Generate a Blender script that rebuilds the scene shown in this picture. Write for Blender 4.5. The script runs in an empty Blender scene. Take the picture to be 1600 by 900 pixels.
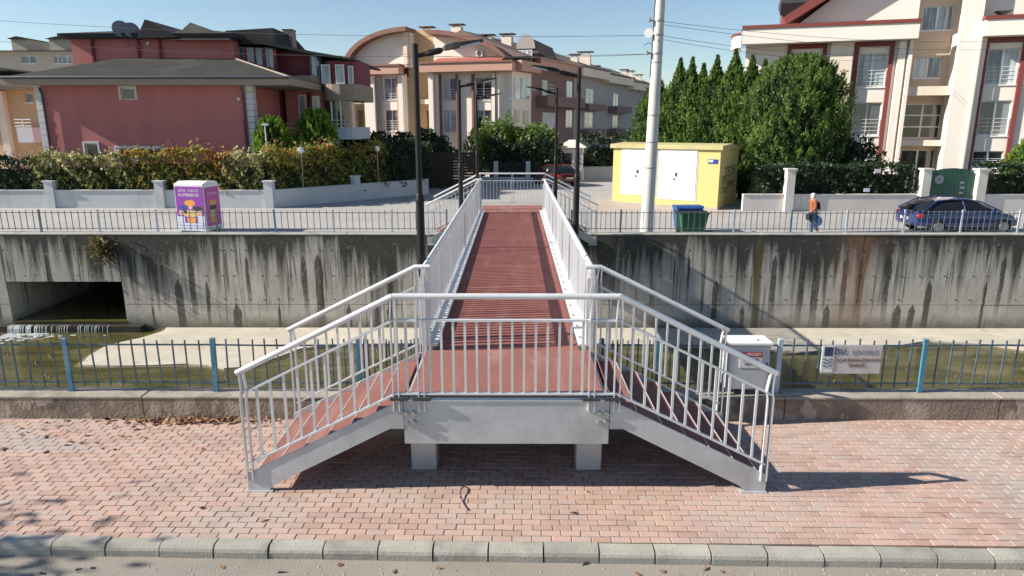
import bpy, bmesh, math, random
import numpy as np
from mathutils import Vector, Matrix, Euler
random.seed(7); rng = np.random.default_rng(7)
S = bpy.context.scene; COL = S.collection
# ------------------------------------------------------------------ camera
FPX = 1067.0; PITCH = math.atan(255/FPX); YAW = math.radians(.215); CAM = Vector((.09, 0, 4.17))
cd = bpy.data.cameras.new('camera'); cam = bpy.data.objects.new('camera', cd); COL.objects.link(cam)
cd.sensor_width = 36; cd.lens = FPX/1600*36; cd.clip_end = 4000; cd.clip_start = .05
cam.location = CAM; cam.rotation_euler = (math.pi/2-PITCH, 0, YAW); S.camera = cam
S.render.resolution_x, S.render.resolution_y = 1024, 576
# ------------------------------------------------------------------ sky, sun, exposure
SUN_EL = math.radians(30.5); SUN_AZ = math.radians(6.3)      # light travels towards +X, a little towards +Y
W = bpy.data.worlds.new('World'); S.world = W; W.use_nodes = True
nt = W.node_tree; nt.nodes.clear()
sky = nt.nodes.new('ShaderNodeTexSky'); sky.sky_type = 'NISHITA'; sky.sun_disc = False
sky.sun_elevation = SUN_EL; sky.sun_rotation = math.radians(-96.3)
sky.air_density = 1.0; sky.dust_density = .2; sky.ozone_density = 2.2; sky.altitude = 100
bgn = nt.nodes.new('ShaderNodeBackground'); bgn.inputs[1].default_value = .076
wo = nt.nodes.new('ShaderNodeOutputWorld'); nt.links.new(sky.outputs[0], bgn.inputs[0]); nt.links.new(bgn.outputs[0], wo.inputs[0])
sd = bpy.data.lights.new('sun', 'SUN'); sd.energy = 5.0; sd.angle = math.radians(.5); sd.color = (1, .93, .82)
so = bpy.data.objects.new('sun', sd); COL.objects.link(so); so.location = (-30, -5, 30)
so.rotation_euler = Vector((math.cos(SUN_EL)*math.cos(SUN_AZ), math.cos(SUN_EL)*math.sin(SUN_AZ), -math.sin(SUN_EL))).to_track_quat('-Z', 'Y').to_euler()
vs = S.view_settings; vs.view_transform = 'Standard'; vs.look = 'None'; vs.gamma = 1; vs.exposure = .84; vs.use_curve_mapping = False
# ------------------------------------------------------------------ pixel helpers (a pixel gives a direction; a plane gives the distance)
def ray(px, py):
    x = (px-800)/FPX; y = -(py-450)/FPX
    R = Vector((math.cos(YAW), math.sin(YAW), 0)); H = Vector((-math.sin(YAW), math.cos(YAW), 0)); Z = Vector((0, 0, 1))
    return R*x+(H*math.sin(PITCH)+Z*math.cos(PITCH))*y+H*math.cos(PITCH)-Z*math.sin(PITCH)
def G(px, py, z=0):
    d = ray(px, py); return CAM+d*((z-CAM.z)/d.z)
def V(px, py, Y):
    d = ray(px, py); return CAM+d*((Y-CAM.y)/d.y)
class Facade:                                              # local frame of a facade: u along it, v into the building
    def __init__(s, x, y, deg): s.o = Vector((x, y, 0)); a = math.radians(deg); s.a = a; s.U = Vector((math.cos(a), math.sin(a), 0)); s.N = Vector((-math.sin(a), math.cos(a), 0))
    def uz(s, px, py, v=0):
        d = ray(px, py); t = ((s.o-CAM).dot(s.N)+v)/d.dot(s.N); p = CAM+d*t
        return (p-s.o).dot(s.U), p.z
    def u(s, px, py, v=0): return s.uz(px, py, v)[0]
    def z(s, px, py, v=0): return s.uz(px, py, v)[1]
# ------------------------------------------------------------------ materials
MATS = {}
def nn(t, kind, **kw):
    n = t.nodes.new('ShaderNode'+kind)
    for k, v in kw.items(): setattr(n, k, v)
    return n
def mixc(t, fac, a, b, mode='MIX'):
    m = nn(t, 'Mix', data_type='RGBA', blend_type=mode)
    for i, v in ((0, fac), (6, a), (7, b)):
        if hasattr(v, 'is_linked') or isinstance(v, bpy.types.NodeSocket): t.links.new(v, m.inputs[i])
        elif i == 0: m.inputs[0].default_value = v
        else: m.inputs[i].default_value = (*v, 1) if len(v) == 3 else v
    return m.outputs[2]
def math_(t, op, a, b=None, c=None, clamp=False):
    m = nn(t, 'Math', operation=op, use_clamp=clamp)
    for i, v in enumerate((a, b, c)):
        if v is None: continue
        if isinstance(v, bpy.types.NodeSocket): t.links.new(v, m.inputs[i])
        else: m.inputs[i].default_value = v
    return m.outputs[0]
def noise(t, scale, detail=4, vec=None, rough=.6, stretch=None):
    if vec is None: vec = nn(t, 'NewGeometry').outputs['Position']
    if stretch:
        mp = nn(t, 'Mapping'); mp.inputs['Scale'].default_value = stretch; t.links.new(vec, mp.inputs[0]); vec = mp.outputs[0]
    n = nn(t, 'TexNoise'); n.inputs['Scale'].default_value = scale; n.inputs['Detail'].default_value = detail; n.inputs['Roughness'].default_value = rough
    t.links.new(vec, n.inputs['Vector']); return n.outputs['Fac']
def ramp(t, fac, a, b):
    m = nn(t, 'MapRange', clamp=True); m.inputs[1].default_value = a; m.inputs[2].default_value = b; t.links.new(fac, m.inputs[0]); return m.outputs[0]
def base_mat(name):
    m = bpy.data.materials.new(name); m.use_nodes = True; t = m.node_tree; t.nodes.clear()
    o = nn(t, 'OutputMaterial'); b = nn(t, 'BsdfPrincipled'); t.links.new(b.outputs[0], o.inputs[0]); MATS[name] = m
    return m, t, b
def bump(t, b, h, strength, dist=.02):
    bp = nn(t, 'Bump'); bp.inputs['Strength'].default_value = strength; bp.inputs['Distance'].default_value = dist
    t.links.new(h, bp.inputs['Height']); t.links.new(bp.outputs[0], b.inputs['Normal'])
def mat(name, col, rough=.75, var=.12, scale=1.3, fine=22, bmp=.15, metal=0, dirt=None, dirt_amt=.5, dscale=.8, stretch=None, rand=0, coat=0, spec=.5, spots=None):
    m, t, b = base_mat(name)
    n1 = noise(t, scale, 5); n2 = noise(t, fine, 3)
    f = math_(t, 'ADD', math_(t, 'MULTIPLY', n1, .65), math_(t, 'MULTIPLY', n2, .35))
    f = ramp(t, f, .3, .7)
    c = mixc(t, f, tuple(x*(1-var) for x in col), tuple(min(1, x*(1+var)) for x in col))
    if dirt:
        dn = ramp(t, noise(t, dscale, 6, stretch=stretch), .5, .72)
        c = mixc(t, math_(t, 'MULTIPLY', dn, dirt_amt), c, dirt)
    if spots: c = mixc(t, math_(t, 'MULTIPLY', ramp(t, noise(t, spots[1], 5, stretch=(1, 1, .55)), spots[2], spots[2]+.06), spots[3]), c, spots[0])
    if rand:
        r = nn(t, 'ObjectInfo').outputs['Random']; at = nn(t, 'Attribute', attribute_name='tint').outputs['Fac']
        r = math_(t, 'FRACT', math_(t, 'ADD', r, at))
        c = mixc(t, 1, c, mixc(t, r, (1-rand,)*3, (1+rand*.6,)*3), 'MULTIPLY')
    t.links.new(c, b.inputs['Base Color']); b.inputs['Metallic'].default_value = metal
    t.links.new(math_(t, 'ADD', math_(t, 'MULTIPLY', n2, .2), rough-.1, clamp=True), b.inputs['Roughness'])
    b.inputs['Coat Weight'].default_value = coat; b.inputs['Specular IOR Level'].default_value = spec
    if bmp: bump(t, b, n2, bmp)
    return m
def leafmat(name, cols, trans=.35):
    m, t, b = base_mat(name); t.nodes.remove(b)
    at = nn(t, 'Attribute', attribute_name='tint').outputs['Fac']
    r = nn(t, 'ValToRGB'); e = r.color_ramp.elements
    while len(e) < len(cols): e.new(.5)
    for i, c in enumerate(cols): e[i].position = i/(len(cols)-1); e[i].color = (*c, 1)
    t.links.new(at, r.inputs[0])
    c = mixc(t, ramp(t, noise(t, .9, 3), .35, .65), (.7, .7, .7), (1.2, 1.2, 1.2)); c = mixc(t, 1, r.outputs[0], c, 'MULTIPLY')
    d = nn(t, 'BsdfPrincipled'); d.inputs['Roughness'].default_value = .55; tr = nn(t, 'BsdfTranslucent'); mx = nn(t, 'MixShader'); mx.inputs[0].default_value = trans
    t.links.new(c, d.inputs['Base Color']); t.links.new(c, tr.inputs[0]); t.links.new(d.outputs[0], mx.inputs[1]); t.links.new(tr.outputs[0], mx.inputs[2])
    t.links.new(mx.outputs[0], [n for n in t.nodes if n.type == 'OUTPUT_MATERIAL'][0].inputs[0])
    return m
mat('white_steel', (.66, .67, .68), .42, .08, 2, 40, .05, metal=.15, dirt=(.45, .44, .42), dirt_amt=.45, dscale=2.5, spots=((.3, .19, .12), 7, .69, .6))
mat('galv', (.5, .52, .54), .48, .14, 3, 14, .08, metal=.3, dirt=(.33, .34, .35), dirt_amt=.7, dscale=2, stretch=(1, 1, .5), spots=((.24, .17, .12), 6, .68, .5))
mat('deck_red', (.25, .08, .062), .8, .15, 1.8, 60, .35, dirt=(.31, .15, .12), dirt_amt=.7, dscale=1.7, stretch=(2, .4, 1), spots=((.13, .06, .05), 3, .64, .6))
mat('tread_red', (.25, .1, .078), .8, .15, 2, 60, .3, dirt=(.36, .2, .165), dirt_amt=.75, dscale=1.6, stretch=(2, .5, 1), spots=((.16, .085, .07), 4, .62, .55))
mat('bolt', (.42, .43, .44), .35, .1, metal=.8)
mat('black_pole', (.009, .009, .011), .5, .2, 3, 30, .03, spec=.3)
mat('fence_blue', (.06, .2, .29), .5, .3, 3, 25, .15, dirt=(.24, .3, .32), dirt_amt=.7, dscale=4)
mat('fence_dark', (.06, .1, .135), .5, .3, 3, 25, .15, dirt=(.16, .22, .26), dirt_amt=.6, dscale=5)
mat('coping_near', (.33, .29, .24), .92, .2, 2.2, 30, .5, dirt=(.1, .085, .065), dirt_amt=.9, dscale=1.6)
mat('fence_old', (.1, .14, .17), .55, .3, 3, 25, .15, dirt=(.13, .09, .07), dirt_amt=.6, dscale=4)
mat('fence_pale', (.4, .47, .52), .55, .2, 3, 25, .15, dirt=(.2, .3, .36), dirt_amt=.6, dscale=4)
mat('asphalt', (.29, .26, .22), .95, .16, .7, 70, .6, dirt=(.17, .155, .14), dirt_amt=.5, dscale=.6)
mat('far_road', (.36, .34, .32), .95, .1, .3, 30, .3, dirt=(.24, .23, .22), dirt_amt=.5, dscale=.25)
mat('far_ground', (.2, .2, .13), .95, .2, .1, 8, .3)
mat('bedding', (.115, .09, .075), .95, .2, 3, 60, .4)
mat('kerb', (.36, .34, .295), .92, .16, 2.4, 40, .3, dirt=(.17, .16, .135), dirt_amt=.7, dscale=2.2, rand=.16, spots=((.45, .43, .39), 9, .66, .5))
mat('coping', (.4, .38, .34), .9, .15, 1.2, 30, .4, dirt=(.13, .12, .1), dirt_amt=.7, dscale=1.2)
mat('garden_wall', (.52, .54, .55), .85, .08, .6, 20, .1, dirt=(.33, .33, .33), dirt_amt=.4, dscale=.8)
mat('garden_wall_cream', (.6, .56, .52), .85, .08, .6, 20, .1, dirt=(.4, .37, .34), dirt_amt=.4, dscale=.8)
mat('dark_metal', (.05, .05, .052), .5, .2)
mat('green_gate', (.02, .085, .06), .45, .15)
mat('yellow_render', (.62, .48, .19), .85, .07, .8, 25, .1, dirt=(.5, .38, .12), dirt_amt=.3)
mat('white_door', (.72, .71, .68), .5, .05, 1.5, 20, .05, dirt=(.55, .52, .46), dirt_amt=.35)
mat('kiosk_roof', (.47, .42, .2), .85, .1, dirt=(.24, .23, .16), dirt_amt=.5)
mat('graffiti', (.035, .03, .03), .7, .2)
mat('sign_blue', (.02, .035, .3), .45, .1)
mat('navy', (.025, .045, .12), .45, .1)
mat('sign_white', (.7, .7, .7), .5, .06, dirt=(.5, .45, .4), dirt_amt=.4, dscale=6)
mat('sign_faded', (.5, .48, .47), .6, .1, 5, 30, .1, dirt=(.33, .19, .13), dirt_amt=.5, dscale=9)
mat('rust_text', (.16, .07, .04), .8, .3)
mat('sign_red', (.4, .03, .035), .5, .1)
mat('cabinet', (.45, .47, .49), .5, .05, 1.5, 30, .05, dirt=(.36, .36, .36), dirt_amt=.3)
mat('concrete_pole', (.56, .55, .53), .85, .08, 1, 30, .2, dirt=(.4, .38, .35), dirt_amt=.5, dscale=1, stretch=(1, 1, .3))
mat('bin_green', (.012, .12, .05), .45, .2, 3, 20, .1, dirt=(.05, .07, .04), dirt_amt=.5, dscale=4)
mat('bin_blue', (.015, .07, .24), .45, .2, 3, 20, .1)
mat('rubber', (.018, .018, .018), .85, .2)
mat('purple', (.26, .05, .36), .45, .1, 2, 20, .03)
mat('magenta', (.5, .08, .33), .45, .1, 2, 20, .03)
mat('art_orange', (.75, .32, .05), .5, .1); mat('art_yellow', (.6, .48, .16), .5, .2); mat('art_blue', (.03, .09, .3), .5, .2)
mat('art_dark', (.03, .04, .04), .5, .2); mat('art_pink', (.75, .4, .4), .5, .1); mat('art_pale', (.55, .6, .7), .5, .1)
mat('car_blue', (.012, .024, .11), .22, .05, bmp=0, coat=1); mat('car_red', (.1, .012, .014), .25, .05, bmp=0, coat=1)
mat('car_glass', (.012, .014, .018), .06, .05, bmp=0); mat('tyre', (.014, .014, .014), .85, .1); mat('rim', (.4, .4, .42), .3, .05, metal=.8, bmp=0)
mat('lamp_white', (.75, .75, .75), .2, .02, bmp=0); mat('lamp_red', (.35, .01, .01), .2, .02, bmp=0); mat('chrome', (.6, .6, .6), .15, 0, metal=1, bmp=0)
mat('skin', (.45, .27, .19), .6, .05); mat('jacket', (.3, .1, .04), .85, .15, 6, 40, .3); mat('jeans', (.09, .12, .19), .9, .15, 6, 60, .3)
mat('scarf', (.62, .6, .58), .85, .1, 8, 40, .2); mat('bag_black', (.015, .015, .017), .7, .1); mat('bag_blue', (.05, .2, .38), .35, .15, 9, 30, .3); mat('shoe', (.03, .03, .035), .7)
mat('cable_purple', (.06, .025, .09), .5); mat('wire', (.05, .05, .055), .6)
mat('bark', (.12, .085, .06), .95, .25, 4, 30, .5)
mat('twig', (.025, .03, .015), .95, .3, 3, 20, .3)
# buildings
mat('red_wall', (.47, .17, .16), .9, .06, .5, 18, .12, dirt=(.36, .12, .115), dirt_amt=.6, dscale=.6, stretch=(1, 1, .4))
mat('maroon', (.2, .05, .065), .9, .08, .6, 18, .1)
mat('shingle', (.045, .046, .044), .95, .22, .8, 9, .5, spec=.12, dirt=(.1, .095, .085), dirt_amt=.5, dscale=.5)
mat('shingle_dark', (.03, .03, .032), .95, .2, .8, 9, .4)
mat('taupe', (.3, .24, .19), .85, .07, .6, 18, .08)
mat('quoin', (.6, .62, .65), .8, .07); mat('frame_white', (.72, .72, .71), .5, .04, bmp=0); mat('pipe', (.05, .045, .055), .5)
mat('cream', (.76, .65, .53), .9, .05, .4, 16, .08, dirt=(.6, .47, .37), dirt_amt=.35, dscale=.4, stretch=(1, 1, .3))
mat('cream_pale', (.79, .725, .65), .9, .05, .4, 16, .08, dirt=(.64, .54, .45), dirt_amt=.3, dscale=.4, stretch=(1, 1, .3))
mat('bay_tan', (.56, .45, .35), .9, .06, .4, 16, .08); mat('ochre', (.56, .38, .21), .9, .06, .4, 16, .08); mat('pink_band', (.5, .3, .23), .9, .06, .5, 16, .08)
mat('brown_trim', (.23, .115, .085), .8, .1); mat('red_trim', (.2, .045, .038), .75, .1); mat('grey_wall', (.36, .33, .32), .9, .07, .4)
mat('brown_wall', (.2, .13, .12), .9, .08, .5); mat('roof_brown', (.115, .085, .075), .9, .15, .8, 10, .3); mat('roof_red', (.36, .1, .075), .9, .12, 1, 10, .3)
mat('beige_far', (.48, .42, .35), .9, .08, .4); mat('steel_grey', (.3, .31, .33), .45, .1, metal=.5); mat('dish', (.17, .17, .2), .5, .06)
mat('timber_dark', (.05, .03, .022), .85, .25, 2, 20, .3); mat('ac_white', (.62, .64, .62), .5, .05)
mat('stone_pave', (.4, .33, .28), .95, .12, .6, 20, .3)
def panemat(name, a, b, scale):
    m, t, bs = base_mat(name); x = noise(t, 1.0, 2, stretch=(scale, scale, .35)); y = noise(t, .35, 2)
    c = mixc(t, ramp(t, x, .42, .58), a, b); c = mixc(t, ramp(t, y, .45, .6), c, tuple(v*.55 for v in a)); t.links.new(c, bs.inputs['Base Color'])
    bs.inputs['Roughness'].default_value = .09; bs.inputs['Specular IOR Level'].default_value = .8; bs.inputs['Coat Weight'].default_value = .5; bs.inputs['Coat Roughness'].default_value = .03
panemat('pane_dark', (.02, .023, .028), (.05, .055, .06), 1.2); panemat('pane_curtain', (.38, .43, .47), (.62, .65, .66), 7); panemat('pane_mid', (.13, .16, .19), (.36, .41, .44), 4)  # curtain panes paled in the colour to stand in for sky reflection
panemat('pane_amber', (.3, .2, .08), (.12, .1, .08), 3)
# paving bricks: red-pink blocks with grey ones where the pavement was patched
m, t, b = base_mat('brick')
r = math_(t, 'FRACT', math_(t, 'ADD', nn(t, 'ObjectInfo').outputs['Random'], nn(t, 'Attribute', attribute_name='tint').outputs['Fac']))
cr = nn(t, 'ValToRGB'); e = cr.color_ramp.elements
for i, (p_, c_) in enumerate(((0, (.34, .225, .18)), (.3, (.4, .268, .215)), (.6, (.43, .295, .24)), (.85, (.395, .285, .24)), (1, (.385, .3, .26)))):
    if i > 1: e.new(p_)
for i, (p_, c_) in enumerate(((0, (.34, .225, .18)), (.3, (.4, .268, .215)), (.6, (.43, .295, .24)), (.85, (.395, .285, .24)), (1, (.385, .3, .26)))): e[i].position = p_; e[i].color = (*c_, 1)
t.links.new(r, cr.inputs[0])
c = mixc(t, math_(t, 'MULTIPLY', ramp(t, noise(t, .55, 3), .48, .66), .7), cr.outputs[0], (.36, .31, .27))
c = mixc(t, math_(t, 'MULTIPLY', ramp(t, noise(t, 1.7, 6), .48, .72), .6), c, (.24, .175, .15))
c = mixc(t, ramp(t, noise(t, 70, 2), .3, .7), c, mixc(t, 1, c, (1.25, 1.25, 1.25), 'MULTIPLY'))
sx = nn(t, 'SeparateXYZ'); t.links.new(nn(t, 'NewGeometry').outputs['Position'], sx.inputs[0])
pz = math_(t, 'ADD', math_(t, 'MULTIPLY', sx.outputs[0], .45), sx.outputs[1])     # two strips of grey replacement blocks
g1 = math_(t, 'MULTIPLY', ramp(t, pz, 5.85, 5.75), math_(t, 'LESS_THAN', sx.outputs[0], -3.6)); g1 = math_(t, 'MULTIPLY', g1, math_(t, 'GREATER_THAN', sx.outputs[1], 8.2))
g2 = math_(t, 'MULTIPLY', ramp(t, math_(t, 'ADD', math_(t, 'SUBTRACT', sx.outputs[0], math_(t, 'MULTIPLY', sx.outputs[1], .35)), noise(t, 2.5, 3)), 3.4, 4.2), math_(t, 'LESS_THAN', sx.outputs[1], 7.6))
c = mixc(t, math_(t, 'MULTIPLY', math_(t, 'ADD', g1, g2, clamp=True), .5), c, (.34, .33, .31))
t.links.new(c, b.inputs['Base Color']); b.inputs['Roughness'].default_value = .92; bump(t, b, noise(t, 90, 3), .5, .006)
# stained canal concrete: black runs from the top edge, rust and moss patches, damp foot
def wallmat(name, top, foot, rustx=None, moss=True, base=(.52, .485, .42)):
    m, t, b = base_mat(name)
    s3 = nn(t, 'SeparateXYZ'); t.links.new(nn(t, 'NewGeometry').outputs['Position'], s3.inputs[0])
    h = math_(t, 'DIVIDE', math_(t, 'SUBTRACT', top, s3.outputs[2]), top-foot)                  # 0 top .. 1 foot
    c = mixc(t, ramp(t, noise(t, 1.1, 6), .3, .7), tuple(x*.8 for x in base), tuple(x*1.15 for x in base))
    st = noise(t, 1, 4, stretch=(3.2, 3.2, .12)); st2 = noise(t, 1, 3, stretch=(1.0, 1.0, .1)); st3 = noise(t, 1, 4, stretch=(7.5, 7.5, .3)); big = noise(t, 1, 2, stretch=(.22, .22, .05))
    thr = math_(t, 'ADD', math_(t, 'MULTIPLY', math_(t, 'POWER', h, .6), .37), .275)
    thr = math_(t, 'SUBTRACT', thr, math_(t, 'MULTIPLY', math_(t, 'SUBTRACT', big, .5), .35))
    sm = math_(t, 'ADD', math_(t, 'MULTIPLY', st, .55), math_(t, 'MULTIPLY', st2, .45))
    d = ramp(t, math_(t, 'SUBTRACT', sm, thr), -.03, .1)
    d2 = ramp(t, math_(t, 'SUBTRACT', st3, math_(t, 'ADD', math_(t, 'MULTIPLY', h, .17), .455)), 0, .1)
    dk = math_(t, 'MAXIMUM', math_(t, 'MULTIPLY', d, .93), math_(t, 'MULTIPLY', d2, .7))
    dk = math_(t, 'MULTIPLY', dk, ramp(t, noise(t, 6, 4), .0, .4))
    c = mixc(t, dk, c, (.026, .025, .022))
    # single dark runs weeping from the tie holes
    q = math_(t, 'ADD', math_(t, 'DIVIDE', math_(t, 'SUBTRACT', s3.outputs[0], .2), .52), .5); cell = math_(t, 'FLOOR', q)
    wn = nn(t, 'TexWhiteNoise', noise_dimensions='1D'); t.links.new(cell, wn.inputs['W']); sp_ = nn(t, 'SeparateColor'); t.links.new(wn.outputs['Color'], sp_.inputs[0])
    dx = math_(t, 'ABSOLUTE', math_(t, 'ADD', math_(t, 'SUBTRACT', math_(t, 'FRACT', q), .5), math_(t, 'MULTIPLY', math_(t, 'SUBTRACT', noise(t, 1, 3, stretch=(2, 2, 1.3)), .5), .3)))
    hs = math_(t, 'ADD', math_(t, 'MULTIPLY', math_(t, 'FLOOR', math_(t, 'MULTIPLY', sp_.outputs[1], 2.99)), .26), .2)
    dh = math_(t, 'SUBTRACT', h, hs); wdt = math_(t, 'MULTIPLY', math_(t, 'ADD', math_(t, 'MULTIPLY', sp_.outputs[2], .26), .09), ramp(t, dh, 0, .09))
    run_ = math_(t, 'MULTIPLY', ramp(t, math_(t, 'SUBTRACT', wdt, dx), 0, .06), math_(t, 'MULTIPLY', math_(t, 'GREATER_THAN', dh, 0), math_(t, 'LESS_THAN', sp_.outputs[0], .5)))
    run_ = math_(t, 'MULTIPLY', run_, ramp(t, noise(t, 7, 3), .1, .45)); run_ = math_(t, 'MULTIPLY', run_, ramp(t, math_(t, 'SUBTRACT', dh, math_(t, 'MULTIPLY', sp_.outputs[2], .4)), .6, .2))
    c = mixc(t, math_(t, 'MULTIPLY', run_, .82), c, (.035, .033, .028))
    if moss:
        mo = math_(t, 'MULTIPLY', ramp(t, noise(t, 1, 3, stretch=(1.6, 1.6, .06)), .59, .66), ramp(t, noise(t, 1, 2, stretch=(.3, .3, .01)), .48, .6))
        c = mixc(t, math_(t, 'MULTIPLY', mo, .75), c, (.13, .1, .025))
    if rustx:
        q = math_(t, 'ABSOLUTE', math_(t, 'SUBTRACT', s3.outputs[0], rustx)); q = math_(t, 'ADD', q, math_(t, 'MULTIPLY', noise(t, 1, 3, stretch=(3, 3, .2)), 1.6))
        c = mixc(t, math_(t, 'MULTIPLY', ramp(t, q, 1.9, .7), .55), c, (.3, .14, .075))
    ft = ramp(t, math_(t, 'ADD', h, math_(t, 'MULTIPLY', noise(t, 2.5, 4), .12)), .9, 1.04)
    c = mixc(t, math_(t, 'MULTIPLY', ft, .8), c, (.1, .09, .065))
    t.links.new(c, b.inputs['Base Color']); b.inputs['Roughness'].default_value = .93; bump(t, b, noise(t, 14, 6), .5, .02)
wallmat('canal_wall', .33, -3.21, 12.6); mat('low_wall', (.235, .185, .145), .95, .3, 2.5, 18, .8, dirt=(.05, .042, .034), dirt_amt=.85, dscale=1.5, spots=((.42, .34, .28), 3, .54, .75)); mat('wet_concrete', (.045, .042, .034), .35, .3, 3, 20, .4); mat('silt', (.16, .14, .075), .5, .3, 3, 20, .4)
# canal bed and green water
m, t, b = base_mat('canal_bed'); n = noise(t, .8, 6)
c = mixc(t, ramp(t, n, .3, .7), (.42, .38, .31), (.54, .495, .41)); c = mixc(t, math_(t, 'MULTIPLY', ramp(t, noise(t, 2.4, 6), .55, .7), .5), c, (.27, .23, .15))
t.links.new(c, b.inputs['Base Color']); b.inputs['Roughness'].default_value = .9; bump(t, b, noise(t, 12, 4), .3)
m, t, b = base_mat('water')
n = noise(t, 1, 6, stretch=(.5, 2.2, 1), rough=.7); n2 = noise(t, .5, 4, stretch=(.6, 1.6, 1))
c = mixc(t, ramp(t, n, .32, .66), (.038, .036, .014), (.115, .105, .035)); c = mixc(t, ramp(t, n2, .55, .68), c, (.17, .145, .065))
t.links.new(c, b.inputs['Base Color']); b.inputs['Roughness'].default_value = .1; b.inputs['Specular IOR Level'].default_value = .5; bump(t, b, noise(t, 9, 3, stretch=(.6, 1.5, 1)), .25, .02)
m, t, b = base_mat('foam'); b.inputs['Base Color'].default_value = (.62, .66, .68, 1); b.inputs['Roughness'].default_value = .3; b.inputs['Transmission Weight'].default_value = .25
bump(t, b, noise(t, 14, 4, stretch=(2, 2, .4)), .6)
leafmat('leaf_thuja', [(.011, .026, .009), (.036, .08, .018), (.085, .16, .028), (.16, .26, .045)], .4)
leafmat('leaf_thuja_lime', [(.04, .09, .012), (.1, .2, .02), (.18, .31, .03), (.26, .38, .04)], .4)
leafmat('leaf_dark', [(.01, .026, .01), (.02, .045, .014), (.035, .065, .02)], .25)
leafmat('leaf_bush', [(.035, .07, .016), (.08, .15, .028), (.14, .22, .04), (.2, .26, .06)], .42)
leafmat('leaf_autumn', [(.05, .085, .018), (.11, .16, .03), (.2, .235, .042), (.38, .33, .06), (.44, .26, .06), (.36, .13, .045)], .45)
leafmat('leaf_pale', [(.06, .08, .022), (.14, .165, .042), (.29, .29, .09), (.52, .48, .27)], .43)
leafmat('leaf_dry', [(.16, .07, .03), (.27, .14, .06), (.36, .22, .12), (.2, .1, .06)], .1)
leafmat('leaf_weed', [(.06, .07, .015), (.13, .12, .03), (.22, .17, .06)])
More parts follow.
